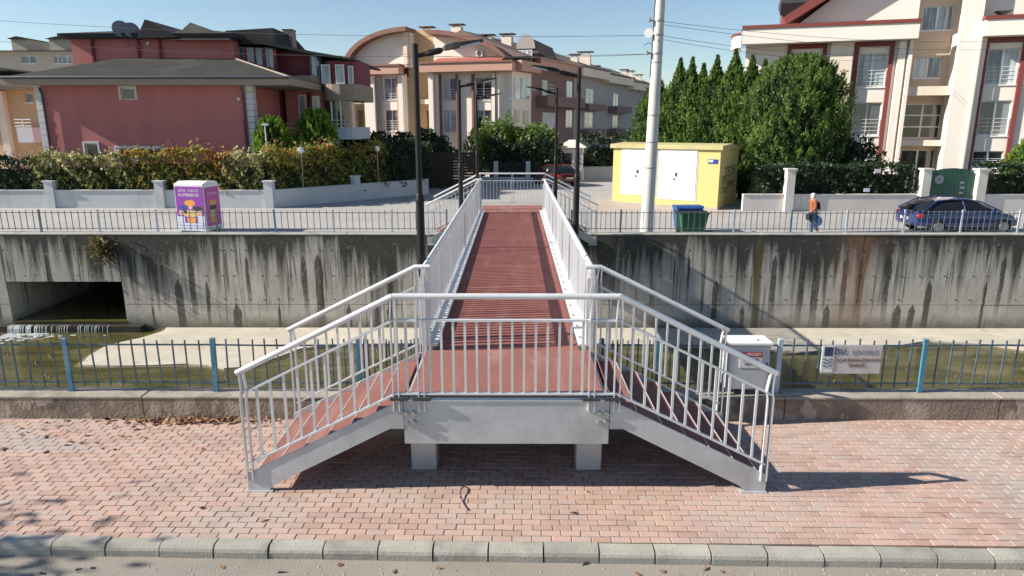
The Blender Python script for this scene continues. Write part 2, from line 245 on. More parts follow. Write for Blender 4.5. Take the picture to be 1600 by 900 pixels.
# ------------------------------------------------------------------ object helpers
def link(o, parent=None):
    COL.objects.link(o)
    if parent is not None: o.parent = parent
    return o
def tag(o, label=None, cat=None, group=None, kind=None):
    for k, v in (('label', label), ('category', cat), ('group', group), ('kind', kind)):
        if v: o[k] = v
    return o
def thing(name, label, cat, loc=(0, 0, 0), rz=0, group=None):
    o = bpy.data.objects.new(name, None); o.location = loc; o.rotation_euler = (0, 0, rz); o.empty_display_size = .2
    return tag(link(o), label, cat, group)
class MB:
    def __init__(s): s.v = []; s.f = []; s.sm = False
    def add(s, vs, fs):
        n = len(s.v); s.v += [tuple(x) for x in vs]; s.f += [tuple(i+n for i in f) for f in fs]; return s
    def box(s, x0, x1, y0, y1, z0, z1):
        return s.add([(x0,y0,z0),(x1,y0,z0),(x1,y1,z0),(x0,y1,z0),(x0,y0,z1),(x1,y0,z1),(x1,y1,z1),(x0,y1,z1)],
                     [(0,3,2,1),(4,5,6,7),(0,1,5,4),(1,2,6,5),(2,3,7,6),(3,0,4,7)])
    def hexa(s, b, t_):                       # bottom quad, top quad
        return s.add(list(b)+list(t_), [(0,3,2,1),(4,5,6,7),(0,1,5,4),(1,2,6,5),(2,3,7,6),(3,0,4,7)])
    def cham(s, x0, x1, y0, y1, z0, z1, c):   # box with a chamfered top
        s.add([(x0,y0,z0),(x1,y0,z0),(x1,y1,z0),(x0,y1,z0),(x0,y0,z1-c),(x1,y0,z1-c),(x1,y1,z1-c),(x0,y1,z1-c),(x0+c,y0+c,z1),(x1-c,y0+c,z1),(x1-c,y1-c,z1),(x0+c,y1-c,z1)],
              [(0,1,5,4),(1,2,6,5),(2,3,7,6),(3,0,4,7),(4,5,9,8),(5,6,10,9),(6,7,11,10),(7,4,8,11),(8,9,10,11),(0,3,2,1)]); return s
    def prism(s, poly, axis, a, b):           # polygon in the other two axes, extruded along axis
        n = len(poly); mk = {'x': lambda p, q: (q, p[0], p[1]), 'y': lambda p, q: (p[0], q, p[1]), 'z': lambda p, q: (p[0], p[1], q)}[axis]
        return s.add([mk(p, a) for p in poly]+[mk(p, b) for p in poly], [tuple(range(n))[::-1], tuple(range(n, 2*n))]+[(i, (i+1) % n, (i+1) % n+n, i+n) for i in range(n)])
    def tube(s, pts, r, n=8, cap=True):
        pts = [Vector(p) for p in pts]; rs = r if isinstance(r, (list, tuple)) else [r]*len(pts); rings = []
        for i, p in enumerate(pts):
            d = (pts[min(i+1, len(pts)-1)]-pts[max(i-1, 0)]).normalized()
            a = d.cross(Vector((0, 0, 1)) if abs(d.z) < .9 else Vector((0, 1, 0))).normalized(); b_ = d.cross(a)
            rings.append([p+(a*math.cos(2*math.pi*k/n)+b_*math.sin(2*math.pi*k/n))*rs[i] for k in range(n)])
        fs = [(i*n+k, i*n+(k+1) % n, (i+1)*n+(k+1) % n, (i+1)*n+k) for i in range(len(pts)-1) for k in range(n)]
        if cap: fs += [tuple(range(n))[::-1], tuple(range((len(pts)-1)*n, len(pts)*n))]
        s.sm = True
        return s.add([v for r_ in rings for v in r_], fs)
    def bar(s, p, q, w, h):                   # rectangular bar from p to q: w across, h upright
        p, q = Vector(p), Vector(q); d = (q-p).normalized(); a = d.cross(Vector((0, 0, 1)) if abs(d.z) < .95 else Vector((0, 1, 0))).normalized(); u = a.cross(d)
        a *= w/2; u *= h/2
        return s.hexa([p-a-u, p+a-u, q+a-u, q-a-u], [p-a+u, p+a+u, q+a+u, q-a+u])
    def lathe(s, prof, c=(0, 0, 0), n=16):
        vs = [(c[0]+r*math.cos(2*math.pi*k/n), c[1]+r*math.sin(2*math.pi*k/n), c[2]+z) for r, z in prof for k in range(n)]; s.sm = True
        return s.add(vs, [(i*n+k, i*n+(k+1) % n, (i+1)*n+(k+1) % n, (i+1)*n+k) for i in range(len(prof)-1) for k in range(n)]+[tuple(range(n))[::-1], tuple(range((len(prof)-1)*n, len(prof)*n))])
    def mesh(s, name, mt):
        me = bpy.data.meshes.new(name); me.from_pydata(s.v, [], s.f); me.materials.append(MATS[mt])
        bm = bmesh.new(); bm.from_mesh(me); bmesh.ops.recalc_face_normals(bm, faces=bm.faces); bm.to_mesh(me); bm.free()
        if s.sm:
            me.polygons.foreach_set('use_smooth', [True]*len(me.polygons)); me.set_sharp_from_angle(angle=math.radians(40))
        return me
    def build(s, name, mt, parent=None, loc=None, rz=0):
        o = bpy.data.objects.new(name, s.mesh(name, mt))
        if loc is not None: o.location = loc
        o.rotation_euler.z = rz
        return link(o, parent)
def box(name, mt, parent, *a): return MB().box(*a).build(name, mt, parent)
def inst(name, me, parent, loc, rz=0, rot=None):
    o = bpy.data.objects.new(name, me); o.location = loc; o.rotation_euler = rot or (0, 0, rz); return link(o, parent)
def bevel(o, w, seg=2):
    bm = bmesh.new(); bm.from_mesh(o.data); bmesh.ops.bevel(bm, geom=[e for e in bm.edges if e.calc_face_angle(0) > .5], offset=w, segments=seg, affect='EDGES', clamp_overlap=True); bm.to_mesh(o.data); bm.free(); return o
def fast(name, P, Q, mt, tint=None, parent=None):
    me = bpy.data.meshes.new(name); n, k = len(Q), Q.shape[1]
    me.vertices.add(len(P)); me.vertices.foreach_set('co', np.asarray(P, np.float32).ravel()); me.loops.add(n*k); me.loops.foreach_set('vertex_index', Q.astype(np.int32).ravel())
    me.polygons.add(n); me.polygons.foreach_set('loop_start', np.arange(0, n*k, k, dtype=np.int32)); me.update(calc_edges=True)
    if tint is not None: me.attributes.new('tint', 'FLOAT', 'FACE').data.foreach_set('value', np.asarray(tint, np.float32))
    me.materials.append(MATS[mt]); o = bpy.data.objects.new(name, me); return link(o, parent)
def leaves(name, C, D, N, L, Wd, mt, tint, parent=None):     # rhombic leaves: centre, direction, normal, length, width
    D = D/np.linalg.norm(D, axis=1, keepdims=True); A = np.cross(D, N); A /= np.linalg.norm(A, axis=1, keepdims=True)+1e-9
    L = L[:, None]/2; Wd = Wd[:, None]/2; P = np.stack([C-D*L, C+A*Wd-D*L*.1, C+D*L, C-A*Wd-D*L*.1], 1).reshape(-1, 3)
    return fast(name, P, np.arange(len(P)).reshape(-1, 4), mt, tint, parent)
def text(name, s, size, mt, parent, loc, rot, ext=.002, align='CENTER', sx=1):
    c = bpy.data.curves.new('txt', 'FONT'); c.body = s; c.size = size; c.extrude = ext; c.align_x = align; c.resolution_u = 3
    tmp = bpy.data.objects.new('txt', c); COL.objects.link(tmp); me = bpy.data.meshes.new_from_object(tmp.evaluated_get(bpy.context.evaluated_depsgraph_get()))
    bpy.data.objects.remove(tmp); bpy.data.curves.remove(c); me.name = name; me.materials.clear(); me.materials.append(MATS[mt])
    o = inst(name, me, parent, loc, rot=rot); o.scale.x = sx; return o
def struct(o): return tag(o, kind='structure')
FX = (math.pi/2, 0, 0)                                       # text standing up, read from -Y
# ------------------------------------------------------------------ the setting
ZT = .35; YW = 24.4; ZB = -3.21
struct(box('near_road', 'asphalt', None, -120, 120, -60, 6.25, -.5, -.13))
struct(box('near_sidewalk', 'bedding', None, -120, 120, 6.3, 9.6, -.6, -.052))
rd = box('far_road', 'far_road', None, -200, 200, YW+.45, 75, -.6, 0); struct(rd)
struct(box('far_ground', 'far_ground', None, -1500, 1500, YW+6, 3000, -1.2, -.012))
struct(box('canal_floor', 'canal_bed', None, -150, 150, 9.5, YW+.3, ZB-.5, ZB-.12))
# kerb stones
K0 = Vector((-5.29, 6.33)); K1 = Vector((5.24, 6.12)); kd = (K1-K0).normalized(); KA = math.atan2(kd.y, kd.x); KM = (K0+K1)/2
kerb = struct(box('kerb', 'bedding', None, -40, 40, .03, .15, -.45, -.1)); kerb.location = (KM.x, KM.y-.16, 0); kerb.rotation_euler.z = KA
kme = [MB().prism([(0, -.42), (.16, -.42), (.16, .0+d), (.045, .0+d), (.012, -.03+d), (0, -.06)], 'x', -.272, .272).mesh('kerb_stone', 'kerb') for d in (0, .004, -.004)]
for i in range(-13, 14): inst('kerb_stone', kme[i % 3], kerb, (i*.56+.13, random.uniform(-.006, .006), random.uniform(-.004, .004)), random.uniform(-.004, .004))
# paving bricks laid in running bond, parallel to the kerb
pave = struct(bpy.data.objects.new('brick_pavement', None)); link(pave); pave.location = (KM.x, KM.y, 0); pave.rotation_euler.z = KA*.6
bl, bw = .205, .103; slots = []
for r_ in range(31):
    off = .5*bl*(r_ % 2)+random.uniform(-.012, .012)
    for k in range(-45, 46): slots.append((k*bl+off, r_*bw+.058))
def inview(x, y):
    y += KM.y; d = y*.973+4.17*.232; return abs(x)*FPX/d < 830 and y < 9.35
slots = [s for s in slots if s[1]+KM.y < 9.45]
vis = sorted([s for s in slots if inview(*s)], key=lambda s: s[1]); rest = set(slots)-set(vis[:300])
bme = MB().cham(-bl/2+.0035, bl/2-.0035, -bw/2+.004, bw/2-.004, -.06, 0, .005).mesh('brick', 'brick')
for (x, y) in vis[:300]: inst('brick', bme, pave, (x, y, random.uniform(-.004, .002)), rot=(random.uniform(-.008, .008), random.uniform(-.005, .005), random.uniform(-.012, .012)))
bv = np.array([v.co[:] for v in bme.vertices]); bf = [tuple(p.vertices) for p in bme.polygons]; mb = MB(); tint = []
for (x, y) in sorted(rest):
    a = random.uniform(-.012, .012); ca, sa = math.cos(a), math.sin(a); dz = random.uniform(-.004, .002); sl = random.uniform(-.008, .008)
    mb.add([(x+v[0]*ca-v[1]*sa, y+v[0]*sa+v[1]*ca, v[2]+dz+sl*v[1]) for v in bv], bf); tint += [random.random()]*len(bf)
o = mb.build('brick_field', 'brick', pave); o.data.attributes.new('tint', 'FLOAT', 'FACE').data.foreach_set('value', np.array(tint, np.float32)); tag(o, kind='stuff')
# low wall on the near bank, in cast sections
lw = thing('canal_parapet', 'low stained concrete parapet with pale coping between brick pavement and canal', 'wall', (0, 9.22, 0))
for i in range(-9, 9):
    x0 = i*3.1+.9; MB().cham(x0+.008, x0+3.092, 0, .34, -4, ZT-.03, .01).build('wall_section', 'low_wall', lw)
    c_ = MB().cham(x0+.006, x0+3.094, -.008, .355, ZT-.03, ZT+random.uniform(-.004, .004), .01).build('coping_stone', 'coping_near', lw)
box('canal_face', 'canal_wall', lw, -60, 60, .02, .3, -4.2, .2-.0)
# canal water and raised concrete bed
struct(box('canal_water', 'water', None, -150, 150, 9.6, YW+.15, ZB-.11, ZB-.045))
def slab(name, pix, z=ZB, top=.02):
    P = [G(x, y, z) for x, y in pix]; cx = sum((p for p in P), Vector())/len(P); Q = [p+(p-cx).normalized()*(.1+.12*random.random()) for p in P]; struct(MB().prism([(p.x, min(p.y, YW-.01)) for p in Q], 'z', z-.3, z-.028).build(name+'_margin', 'silt')); return MB().prism([(p.x, p.y) for p in P], 'z', z-.3, z+top).build(name, 'canal_bed')
L = [(124,571),(140,556),(162,543),(190,535),(218,529),(255,518),(262,510),(420,510),(560,510),(562,520),(556,537),(520,539),(470,545),(430,560),(390,573),(350,576),(326,571),(290,569),(240,571),(180,572)]
struct(slab('canal_apron', L))
R = [(545,508),(1000,508),(1400,508),(1900,505),(1900,545),(1750,548),(1600,546),(1560,540),(1520,537),(1450,533),(1400,541),(1300,545),(1260,551),(1200,547),(1100,543),(1000,539),(920,537),(800,537),(640,537),(560,538)]
struct(slab('canal_ledge', R, ZB, .024))
db = MB()
for i in range(260):
    px = random.uniform(0, 1600); g_ = G(px, random.uniform(514, 600), ZB); r_ = random.choice([.01, .015, .02, .03, .045]); a_ = random.random()
    db.add([(g_.x-r_, g_.y, ZB-.06), (g_.x+r_*.2, g_.y-r_*.8, ZB-.06), (g_.x+r_, g_.y+r_*.2, ZB-.06), (g_.x, g_.y+r_*.9, ZB-.06), (g_.x+r_*.1, g_.y, ZB+.02+r_*.7*a_)], [(0,1,4),(1,2,4),(2,3,4),(3,0,4)])
tag(db.build('canal_stones', 'silt'), kind='stuff')
# far retaining wall, cast panels with a culvert mouth
fw = thing('retaining_wall', 'tall stained concrete canal wall with black runs, rust patch and culvert mouth', 'wall', (0, YW, 0))
cl, cr_ = -18.6, -14.35; zc0, zc1 = V(100, 503, YW).z, V(100, 440, YW).z; zj = V(800, 476, YW).z
cuts = sorted([-60, -49.2, -40, -33.2, -27, -22.5, cl, cr_, -9.9, -5.4, -1.0, 3.6, 8.2, 12.7, 17.3, 21.8, 27, 33, 40, 50, 60])
for x0, x1 in zip(cuts, cuts[1:]):
    g = .008
    for z0, z1 in ((ZB-.4, zj-g), (zj+g, ZT-.05)):
        if abs(x0-cl) < .01:
            if z0 < zj: MB().box(x0+g, x1-g, 0, .4, ZB-.4, zc0).build('panel', 'canal_wall', fw)
            else: MB().box(x0+g, x1-g, 0, .4, zc1, ZT-.05).build('panel', 'canal_wall', fw)
        else: MB().box(x0+g, x1-g, random.uniform(0, .012), .4, z0, z1).build('panel', 'canal_wall', fw)
box('backing', 'bedding', fw, -60, cl-.2, .03, .38, ZB-.4, ZT-.06); box('backing', 'bedding', fw, cr_+.2, 60, .03, .38, ZB-.4, ZT-.06)
for x0, x1 in zip(range(-60, 60, 3), range(-57, 63, 3)): MB().cham(x0+.006, x1-.006, -.006, .5, ZT-.05, ZT+random.uniform(-.004, .004), .012).build('coping_stone', 'coping', fw)
hm = MB()
for i in range(-44, 62):
    for k, zz in enumerate((V(800, 391, YW).z, V(800, 431, YW).z, V(800, 468, YW).z)):
        x = i*.52+.2+(.12 if i % 7 == 0 else 0)
        if cl-.2 < x < cr_+.2 and zz < zc1+.15: continue
        if random.random() < .85: hm.tube([(x, -.004, zz), (x, .03, zz)], .026, 8)
tag(hm.build('tie_hole', 'dark_metal', fw), kind='stuff')
cv = MB(); cv.box(cl-.4, cl, .4, 9, ZB-.4, zc1+.3).box(cr_, cr_+.4, .4, 9, ZB-.4, zc1+.3).box(cl-.4, cr_+.4, .4, 9, zc1, zc1+.3).box(cl-.4, cr_+.4, 9, 9.4, ZB-.4, zc1).box(cl, cr_, .4, 9, ZB-.4, zc0-.02)
cv.build('culvert', 'canal_wall', fw)
struct(box('culvert_water', 'water', None, cl+.01, cr_-.01, YW-.05, YW+8.9, zc0-.015, zc0+.03))
st = MB().box(cl-.3, cr_+.7, -.42, 0, ZB-.3, zc0-.06).build('outfall_step', 'wet_concrete', fw)
# the little waterfall: strands over the lip and foam below
wm = MB()
for i in range(70):
    x = cl+.1+(cr_-cl-.3)*(i/70)**1.5+random.uniform(-.03, .03); w = random.uniform(.004, .012) if x > cl+1.4 else random.uniform(.006, .024)
    if random.random() < (.5 if x > cl+1.6 else .3): continue
    z0 = zc0-.02; zb = ZB-.03; ys = YW-.43
    pts = [(ys+.1, z0), (ys-.02, z0-.01), (ys-.07, z0-.1), (ys-.09, zb)]
    for (ya, za), (yb, zb_) in zip(pts, pts[1:]): wm.hexa([(x-w, ya+.012, za), (x+w, ya+.012, za), (x+w, yb+.012, zb_), (x-w, yb+.012, zb_)], [(x-w, ya, za), (x+w, ya, za), (x+w, yb, zb_), (x-w, yb, zb_)])
tag(wm.build('waterfall', 'foam'), 'thin white strands of water falling over the culvert lip', 'waterfall', kind='stuff')
fm = MB()
for i in range(150):
    x = cl+.1+abs(random.gauss(0, 1.1)); y = YW-.55-abs(random.gauss(0, .4)); r_ = random.uniform(.03, .1)
    fm.lathe([(r_*.2, .012), (r_, 0)][::-1], (x, y, ZB-.044), 7)
tag(fm.build('water_foam', 'foam'), kind='stuff')
# ------------------------------------------------------------------ footbridge
ZD = 1.15; YF, YR = 7.22, 8.95; YE, YL = 24.1, 26.5; HX = 1.17; XF = 3.0
br = thing('footbridge', 'white steel footbridge with red deck, stairs to both sides and barred railings over canal', 'footbridge', (0, YF, 0))
def bb(name, mt, x0, x1, y0, y1, z0, z1, par=br): return MB().box(x0, x1, y0-YF, y1-YF, z0, z1).build(name, mt, par)
# landings and span deck
bb('landing_plate', 'tread_red', -1.12, 1.12, YF+.06, YR-.005, ZD-.03, ZD)
bb('landing_plate', 'tread_red', -1.12, 1.12, YE+.005, YL-.06, ZD-.03, ZD)
ys = [YR+.01, YR+.55, 12.4, 16.3, 20.2, YE-.01]
for a, b_ in zip(ys, ys[1:]): bb('deck_plate', 'deck_red', -.97, .97, a+.012, b_-.012, ZD-.04, ZD-.012)
bb('deck_tray', 'galv', -1.0, 1.0, YR, YE, ZD-.14, ZD-.05)
for s in (-1, 1):                                                       # side girders with a top flange
    m_ = MB().box(s*1.06-.012, s*1.06+.012, YR-YF, YE-YF, ZD-.5, ZD+.06).box(s*1.07-.1, s*1.07+.1, YR-YF, YE-YF, ZD+.06, ZD+.085).box(s*1.07-.1, s*1.07+.1, YR-YF, YE-YF, ZD-.52, ZD-.5)
    g_ = m_.build('girder', 'white_steel', br)
    bm_ = MB().lathe([(.016, 0), (.016, .02), (.011, .026)], n=6).mesh('bolt', 'bolt')
    for k in range(26): inst('bolt', bm_, g_, (s*1.02, YR-YF+.3+k*.58, ZD+.085))
fa = bevel(bb('fascia_beam', 'galv', -1.17, 1.17, YF, YF+.09, .6, ZD-.02), .006)
bb('fascia_lip', 'white_steel', -1.172, 1.172, YF-.012, YF+.1, ZD-.02, ZD-.004)
bb('fascia_beam', 'galv', -1.17, 1.17, YL-.09, YL, .6, ZD-.02)
bb('cross_beam', 'galv', -1.17, 1.17, YR-.1, YR-.01, .6, ZD-.05); bb('cross_beam', 'galv', -1.17, 1.17, YE+.01, YE+.1, .6, ZD-.05)
for s in (-1, 1): bb('side_beam', 'galv', s*1.13-.03, s*1.13+.03, YF+.1, YR-.11, .66, ZD-.04); bb('side_beam', 'galv', s*1.13-.03, s*1.13+.03, YE+.11, YL-.1, .66, ZD-.04)
for x in (-1.03, .88+.13):
    for y in (7.87, 8.82, YE+.3, YL-.5):
        l_ = bb('leg', 'galv', x-.155, x+.155, y-.15, y+.15, .0, .62); bevel(l_, .01)
    for y in (YE+.3,): bb('base_plate', 'galv', x-.2, x+.2, y-.19, y+.19, -.02, .012)
nut = MB().tube([(0, 0, 0), (0, -.04, 0)], .03, 6).mesh('bolt', 'bolt')
for s in (-1, 1):
    for dx in (0, .085):
        for dz in (0, .11): inst('bolt', nut, fa, (s*(1.14-dx), 0, .98-dz))
# railings: part = handrail, with rails, posts and bars as its own pieces
_bc = {}
def bar_mesh(h, w=.014, d=.04):
    k = (round(h, 3), w, d)
    if k not in _bc: _bc[k] = MB().box(-w/2, w/2, -d/2, d/2, 0, h).mesh('baluster', 'white_steel')
    return _bc[k]
def post_mesh(h, along_x, lean):              # two flat plates side by side, cranked outwards at the top
    m_ = MB(); dirx = (1, 0) if along_x else (0, 1)
    for o_ in (-.032, .032):
        ox, oy = dirx[0]*o_, dirx[1]*o_; p = Vector(lean).to_3d() if len(lean) == 2 else Vector(lean)
        pts = [Vector((ox, oy, -.14)), Vector((ox, oy, h*.72)), Vector((ox, oy, h*.8))+p*.6, Vector((ox*.6, oy*.6, h-.02))]
        for a, b_ in zip(pts, pts[1:]):
            w = (.007, .0275) if along_x else (.0275, .007)
            m_.hexa([a+Vector((sx*w[0], sy*w[1], 0)) for sx, sy in ((-1,-1),(1,-1),(1,1),(-1,1))], [b_+Vector((sx*w[0], sy*w[1], 0)) for sx, sy in ((-1,-1),(1,-1),(1,1),(-1,1))])
    return m_.mesh('post', 'white_steel')
def railing(p0, p1, h=1.2, gap=.135, posts=(0, 1), lean=(0, 0), ext0=0, ext1=0, mid=.27, low=.07, tube=.034, barsize=(.014, .04), curl=None, bot=0):
    """p0,p1: foot points (bridge frame); the rails follow the slope of the line"""
    p0, p1 = Vector(p0)-Vector((0, YF, 0)), Vector(p1)-Vector((0, YF, 0)); d = p1-p0; Ln = Vector((d.x, d.y)).length; u = d/Ln; alongx = abs(d.x) > abs(d.y)
    up = Vector((0, 0, 1)); off = Vector((lean[0], lean[1], 0))*.0
    pts = [p0+up*h-u*ext0, p1+up*h+u*ext1]
    if curl is not None: pts = ([] if curl[0] is None else [Vector(curl[0])-Vector((0, YF, 0))])+pts+([] if curl[1] is None else [Vector(curl[1])-Vector((0, YF, 0))])
    hr = MB().tube(pts, tube, 12).build('handrail', 'white_steel', br)
    MB().bar(p0+up*(h-mid), p1+up*(h-mid), .05, .022).build('mid_rail', 'white_steel', hr)
    MB().bar(p0+up*low, p1+up*low, .05, .022).build('bottom_rail', 'white_steel', hr)
    pm = post_mesh(h, alongx, lean)
    for f_ in posts: inst('post', pm, hr, p0+d*f_)
    n = max(1, int(Ln/gap)); slope = d.z/Ln; bm_ = bar_mesh(h-mid-low-.02-.0, *(barsize if not alongx else barsize[::1]))
    for k in range(1, n):
        f_ = k/n
        if min(abs(f_-q)*Ln for q in posts) < .05: continue
        inst('baluster', bm_, hr, p0+d*f_+up*(low+.011), rz=0 if alongx else 0)
    return hr
LX = 1.245
# near landing front, the four near stair rails, the same on the far side
railing((-LX, YF, ZD), (LX, YF, ZD), posts=(0, .115, .885, 1), gap=.128, lean=(0, -.02), barsize=(.026, .03))
railing((-LX, YL, ZD), (LX, YL, ZD), posts=(0, .5, 1), gap=.13, lean=(0, .02))
for s in (-1, 1):
    for y, cur in ((YF, None), (YR+.05, (s*1.05, YR+.05, ZD+1.16)), (YE-.05, (s*1.05, YE-.05, ZD+1.16)), (YL, None)):
        hh = 1.2 if y in (YF, YL) else 1.16
        railing((s*LX, y, ZD), (s*(XF-.02), y, .285), h=hh, posts=(1,) if cur is None else (0, 1), gap=.15, barsize=(.026, .03), lean=(-s*.03, 0), ext1=.05, curl=None if cur is None else (cur, None))
    # long rails of the span
    railing((s*1.14, YR+.02, ZD+.085), (s*1.14, YE-.02, ZD+.085), h=1.06, gap=.138, posts=tuple(k/8 for k in range(9)), lean=(s*.02, 0), mid=.055, low=.04, barsize=(.012, .06), tube=.032)
    for y in (YR, YE-.03):
        MB().box(s*1.14-.07, s*1.14+.07, y-YF-.01, y-YF+.012, ZD+.08, ZD+1.02).build('end_plate', 'white_steel', br)
for x in (-.955, .955, -1.21, 1.21): MB().box(x-.1, x+.1, -.05, .05, ZD-.003, ZD+.035).build('post_bracket', 'dark_metal', br)
# stairs
NS = 7; run = .285; rise = .15
def stair(s, y0, y1):
    y0 -= YF; y1 -= YF
    tm = MB().box(-run/2-.012, run/2+.012, y0+.03, y1-.03, -.03, 0).mesh('tread', 'tread_red'); nm = MB().box(-.004, .004, y0+.03, y1-.03, -.032, .003).mesh('nosing', 'white_steel')
    rm = MB().box(-.004, .004, y0+.035, y1-.035, 0, rise-.035).mesh('riser', 'tread_red')
    for k in range(NS-1):
        x = 1.18+run*(k+.5); z = ZD-rise*(k+1); o = inst('tread', tm, br, (s*x, 0, z)); inst('nosing', nm, o, (s*(run/2+.021), 0, 0)); inst('riser', rm, o, (-s*(run/2-.02), 0, .004))
    for ya, yb in ((y0-.005, y0+.02), (y1-.02, y1+.005)):
        pts = [(s*1.175, ZD-.03), (s*1.22, ZD-.03), (s*(XF+.02), .215), (s*(XF+.02), .012), (s*(XF-.22), .012), (s*(XF-.3), .085), (s*1.33, ZD-.36), (s*1.175, ZD-.36)]
        MB().prism(pts, 'y', ya, yb).build('stringer', 'galv', br)
        MB().box(s*(XF-.12)-.15, s*(XF-.12)+.15, ya-.03, yb+.03, -.02, .011).build('foot_plate', 'galv', br)
for s in (-1, 1): stair(s, YF, YR); stair(s, YE, YL)
# ------------------------------------------------------------------ lamps standing off the bridge girders
def lamp(x, y, s, label):
    t_ = thing('street_lamp', label, 'street lamp', (x, y, .55), 0, 'lamps along the footbridge'); z0 = -.55
    MB().tube([(0, 0, 0), (0, 0, 2.62)], .058, 14).build('lower_pole', 'black_pole', t_); MB().lathe([(.066, 2.58), (.066, 2.62), (.04, 2.7)], n=14).build('collar', 'black_pole', t_)
    MB().tube([(0, 0, 2.66), (0, 0, 4.66)], .04, 12).build('upper_pole', 'black_pole', t_)
    MB().tube([(0, 0, 4.5), (s*.16, 0, 4.535), (s*.17, 0, 4.54), (s*.31, 0, 4.57), (s*.33, 0, 4.575), (s*.37, 0, 4.59)], [.026, .03, .04, .043, .04, .018], 10).build('arm', 'black_pole', t_)
    h = MB(); sec = [(.36, .03, .02), (.4, .07, .04), (.52, .1, .045), (.62, .11, .034), (.88, .1, .015), (.9, .08, .01)]
    vs_, fs_ = [], []
    for d, w, th in sec:
        zc = 4.59+(d-.36)*.2
        vs_ += [(s*d, -w, zc-th*.5), (s*d, w, zc-th*.5), (s*d, w*.85, zc+th), (s*d, -w*.85, zc+th)]
    for i in range(len(sec)-1): fs_ += [(i*4+k, i*4+(k+1) % 4, i*4+4+(k+1) % 4, i*4+4+k) for k in range(4)]
    fs_ += [(0, 1, 2, 3), tuple(range(len(vs_)-4, len(vs_)))]
    hd = h.add(vs_, fs_).build('lamp_head', 'black_pole', t_); MB().hexa([(s*.6, -.08, 4.6), (s*.6, .08, 4.6), (s*.86, .07, 4.665), (s*.86, -.07, 4.665)], [(s*.6, -.08, 4.625), (s*.6, .08, 4.625), (s*.86, .07, 4.685), (s*.86, -.07, 4.685)]).build('lens', 'art_pale', hd)
    MB().box(min(0, s*.2), max(0, s*.2), -.05, .05, .38, .44).box(min(0, s*.2), max(0, s*.2), -.05, .05, .1, .16).build('bracket', 'black_pole', t_)
lamp(-1.225, 9.5, 1, 'tall black lamp beside the stairs at the brick pavement end of the footbridge'); lamp(-1.24, 17, 1, 'black lamp on mid span of the footbridge, arm pointing away from the red house')
lamp(-1.26, 25, 1, 'black lamp by the far landing of the footbridge'); lamp(1.3, 13.4, -1, 'black lamp on the concrete pole side of the bridge, nearer the brick pavement'); lamp(1.32, 20.7, -1, 'black lamp on the concrete pole side of the bridge, nearer the far bank')
# ------------------------------------------------------------------ canal fences
def fence(label, xs, y, z, post_mats, h=.82, nb=10, rails=(.72, .14), bmat='fence_dark', pm_=None, warp=0, r_=(.009, .034)):
    f = thing('canal_fence', label, 'fence', (xs[0], y, z)); pmn = {}
    bmm = MB().box(-r_[0], r_[0], -r_[0], r_[0], rails[1]-.06, rails[0]+.085).mesh('bar', bmat)
    for i, x in enumerate(xs):
        mt = post_mats[i % len(post_mats)]
        if mt not in pmn: pmn[mt] = MB().cham(-r_[1], r_[1], -r_[1]*.7, r_[1]*.7, -.02, h, .008).mesh('post', mt)
        inst('post', pmn[mt], f, (x-xs[0], 0, 0), rot=(random.uniform(-.02, .02), random.uniform(-.02, .02), 0))
    for i, (a, b_) in enumerate(zip(xs, xs[1:])):
        if b_-a > 3: continue
        for rz in rails:
            sag = random.uniform(-.012, .012) if not warp or i not in warp else -.07
            m_ = MB(); n = 6
            for k in range(n):
                q = lambda j: (a-xs[0]+(b_-a)*j/n, 0, rz+sag*math.sin(math.pi*j/n))
                m_.bar(q(k), q(k+1), .012, .024)
            m_.build('rail', bmat, f)
        for k in range(1, nb+1): inst('bar', bmm, f, (a-xs[0]+(b_-a)*k/(nb+1)+random.uniform(-.006, .006), random.uniform(-.004, .004), random.uniform(-.02, .015)), rot=(random.uniform(-.02, .02), random.uniform(-.02, .02), 0))
    return f
YN = 9.42
nx = lambda px: G(px, 606, ZT).x*YN/G(px, 606, ZT).y
fence('blue barred canal fence on the parapet on the culvert side of the footbridge', [nx(p) for p in (-114, 112, 338, 563)]+[-1.32], YN, ZT, ['fence_blue'])
fence('weathered barred canal fence on the parapet carrying the faded notice board', [1.35]+[nx(p) for p in (1213, 1437, 1660)][:0]+[nx(1000)+.25, nx(1213), nx(1437), nx(1661)], YN, ZT, ['fence_blue', 'fence_blue', 'fence_pale', 'fence_blue', 'fence_blue'])
YFF = YW+.3
fx = lambda px: V(px, 361, YFF).x
fence('thin rusty barred fence on top of the canal wall, in front of the donation box', [fx(p) for p in (-116, -25, 65, 156, 247, 340, 431, 522, 613, 698)], YFF, ZT, ['fence_old', 'fence_pale', 'fence_old', 'fence_pale', 'fence_pale', 'fence_old', 'fence_blue', 'fence_pale', 'fence_pale', 'fence_old'], h=.84, nb=8, bmat='fence_old', r_=(.01, .032))
fence('thin barred fence with bent rails on top of the canal wall before the blue car', [fx(p) for p in (893, 969, 1057, 1146, 1235, 1322, 1411, 1500, 1589, 1678)], YFF, ZT, ['fence_old', 'fence_old', 'fence_old', 'fence_pale', 'fence_blue', 'fence_pale', 'fence_pale', 'fence_pale', 'fence_pale'], h=.84, nb=9, bmat='fence_old', warp=(6, 7), r_=(.01, .032))
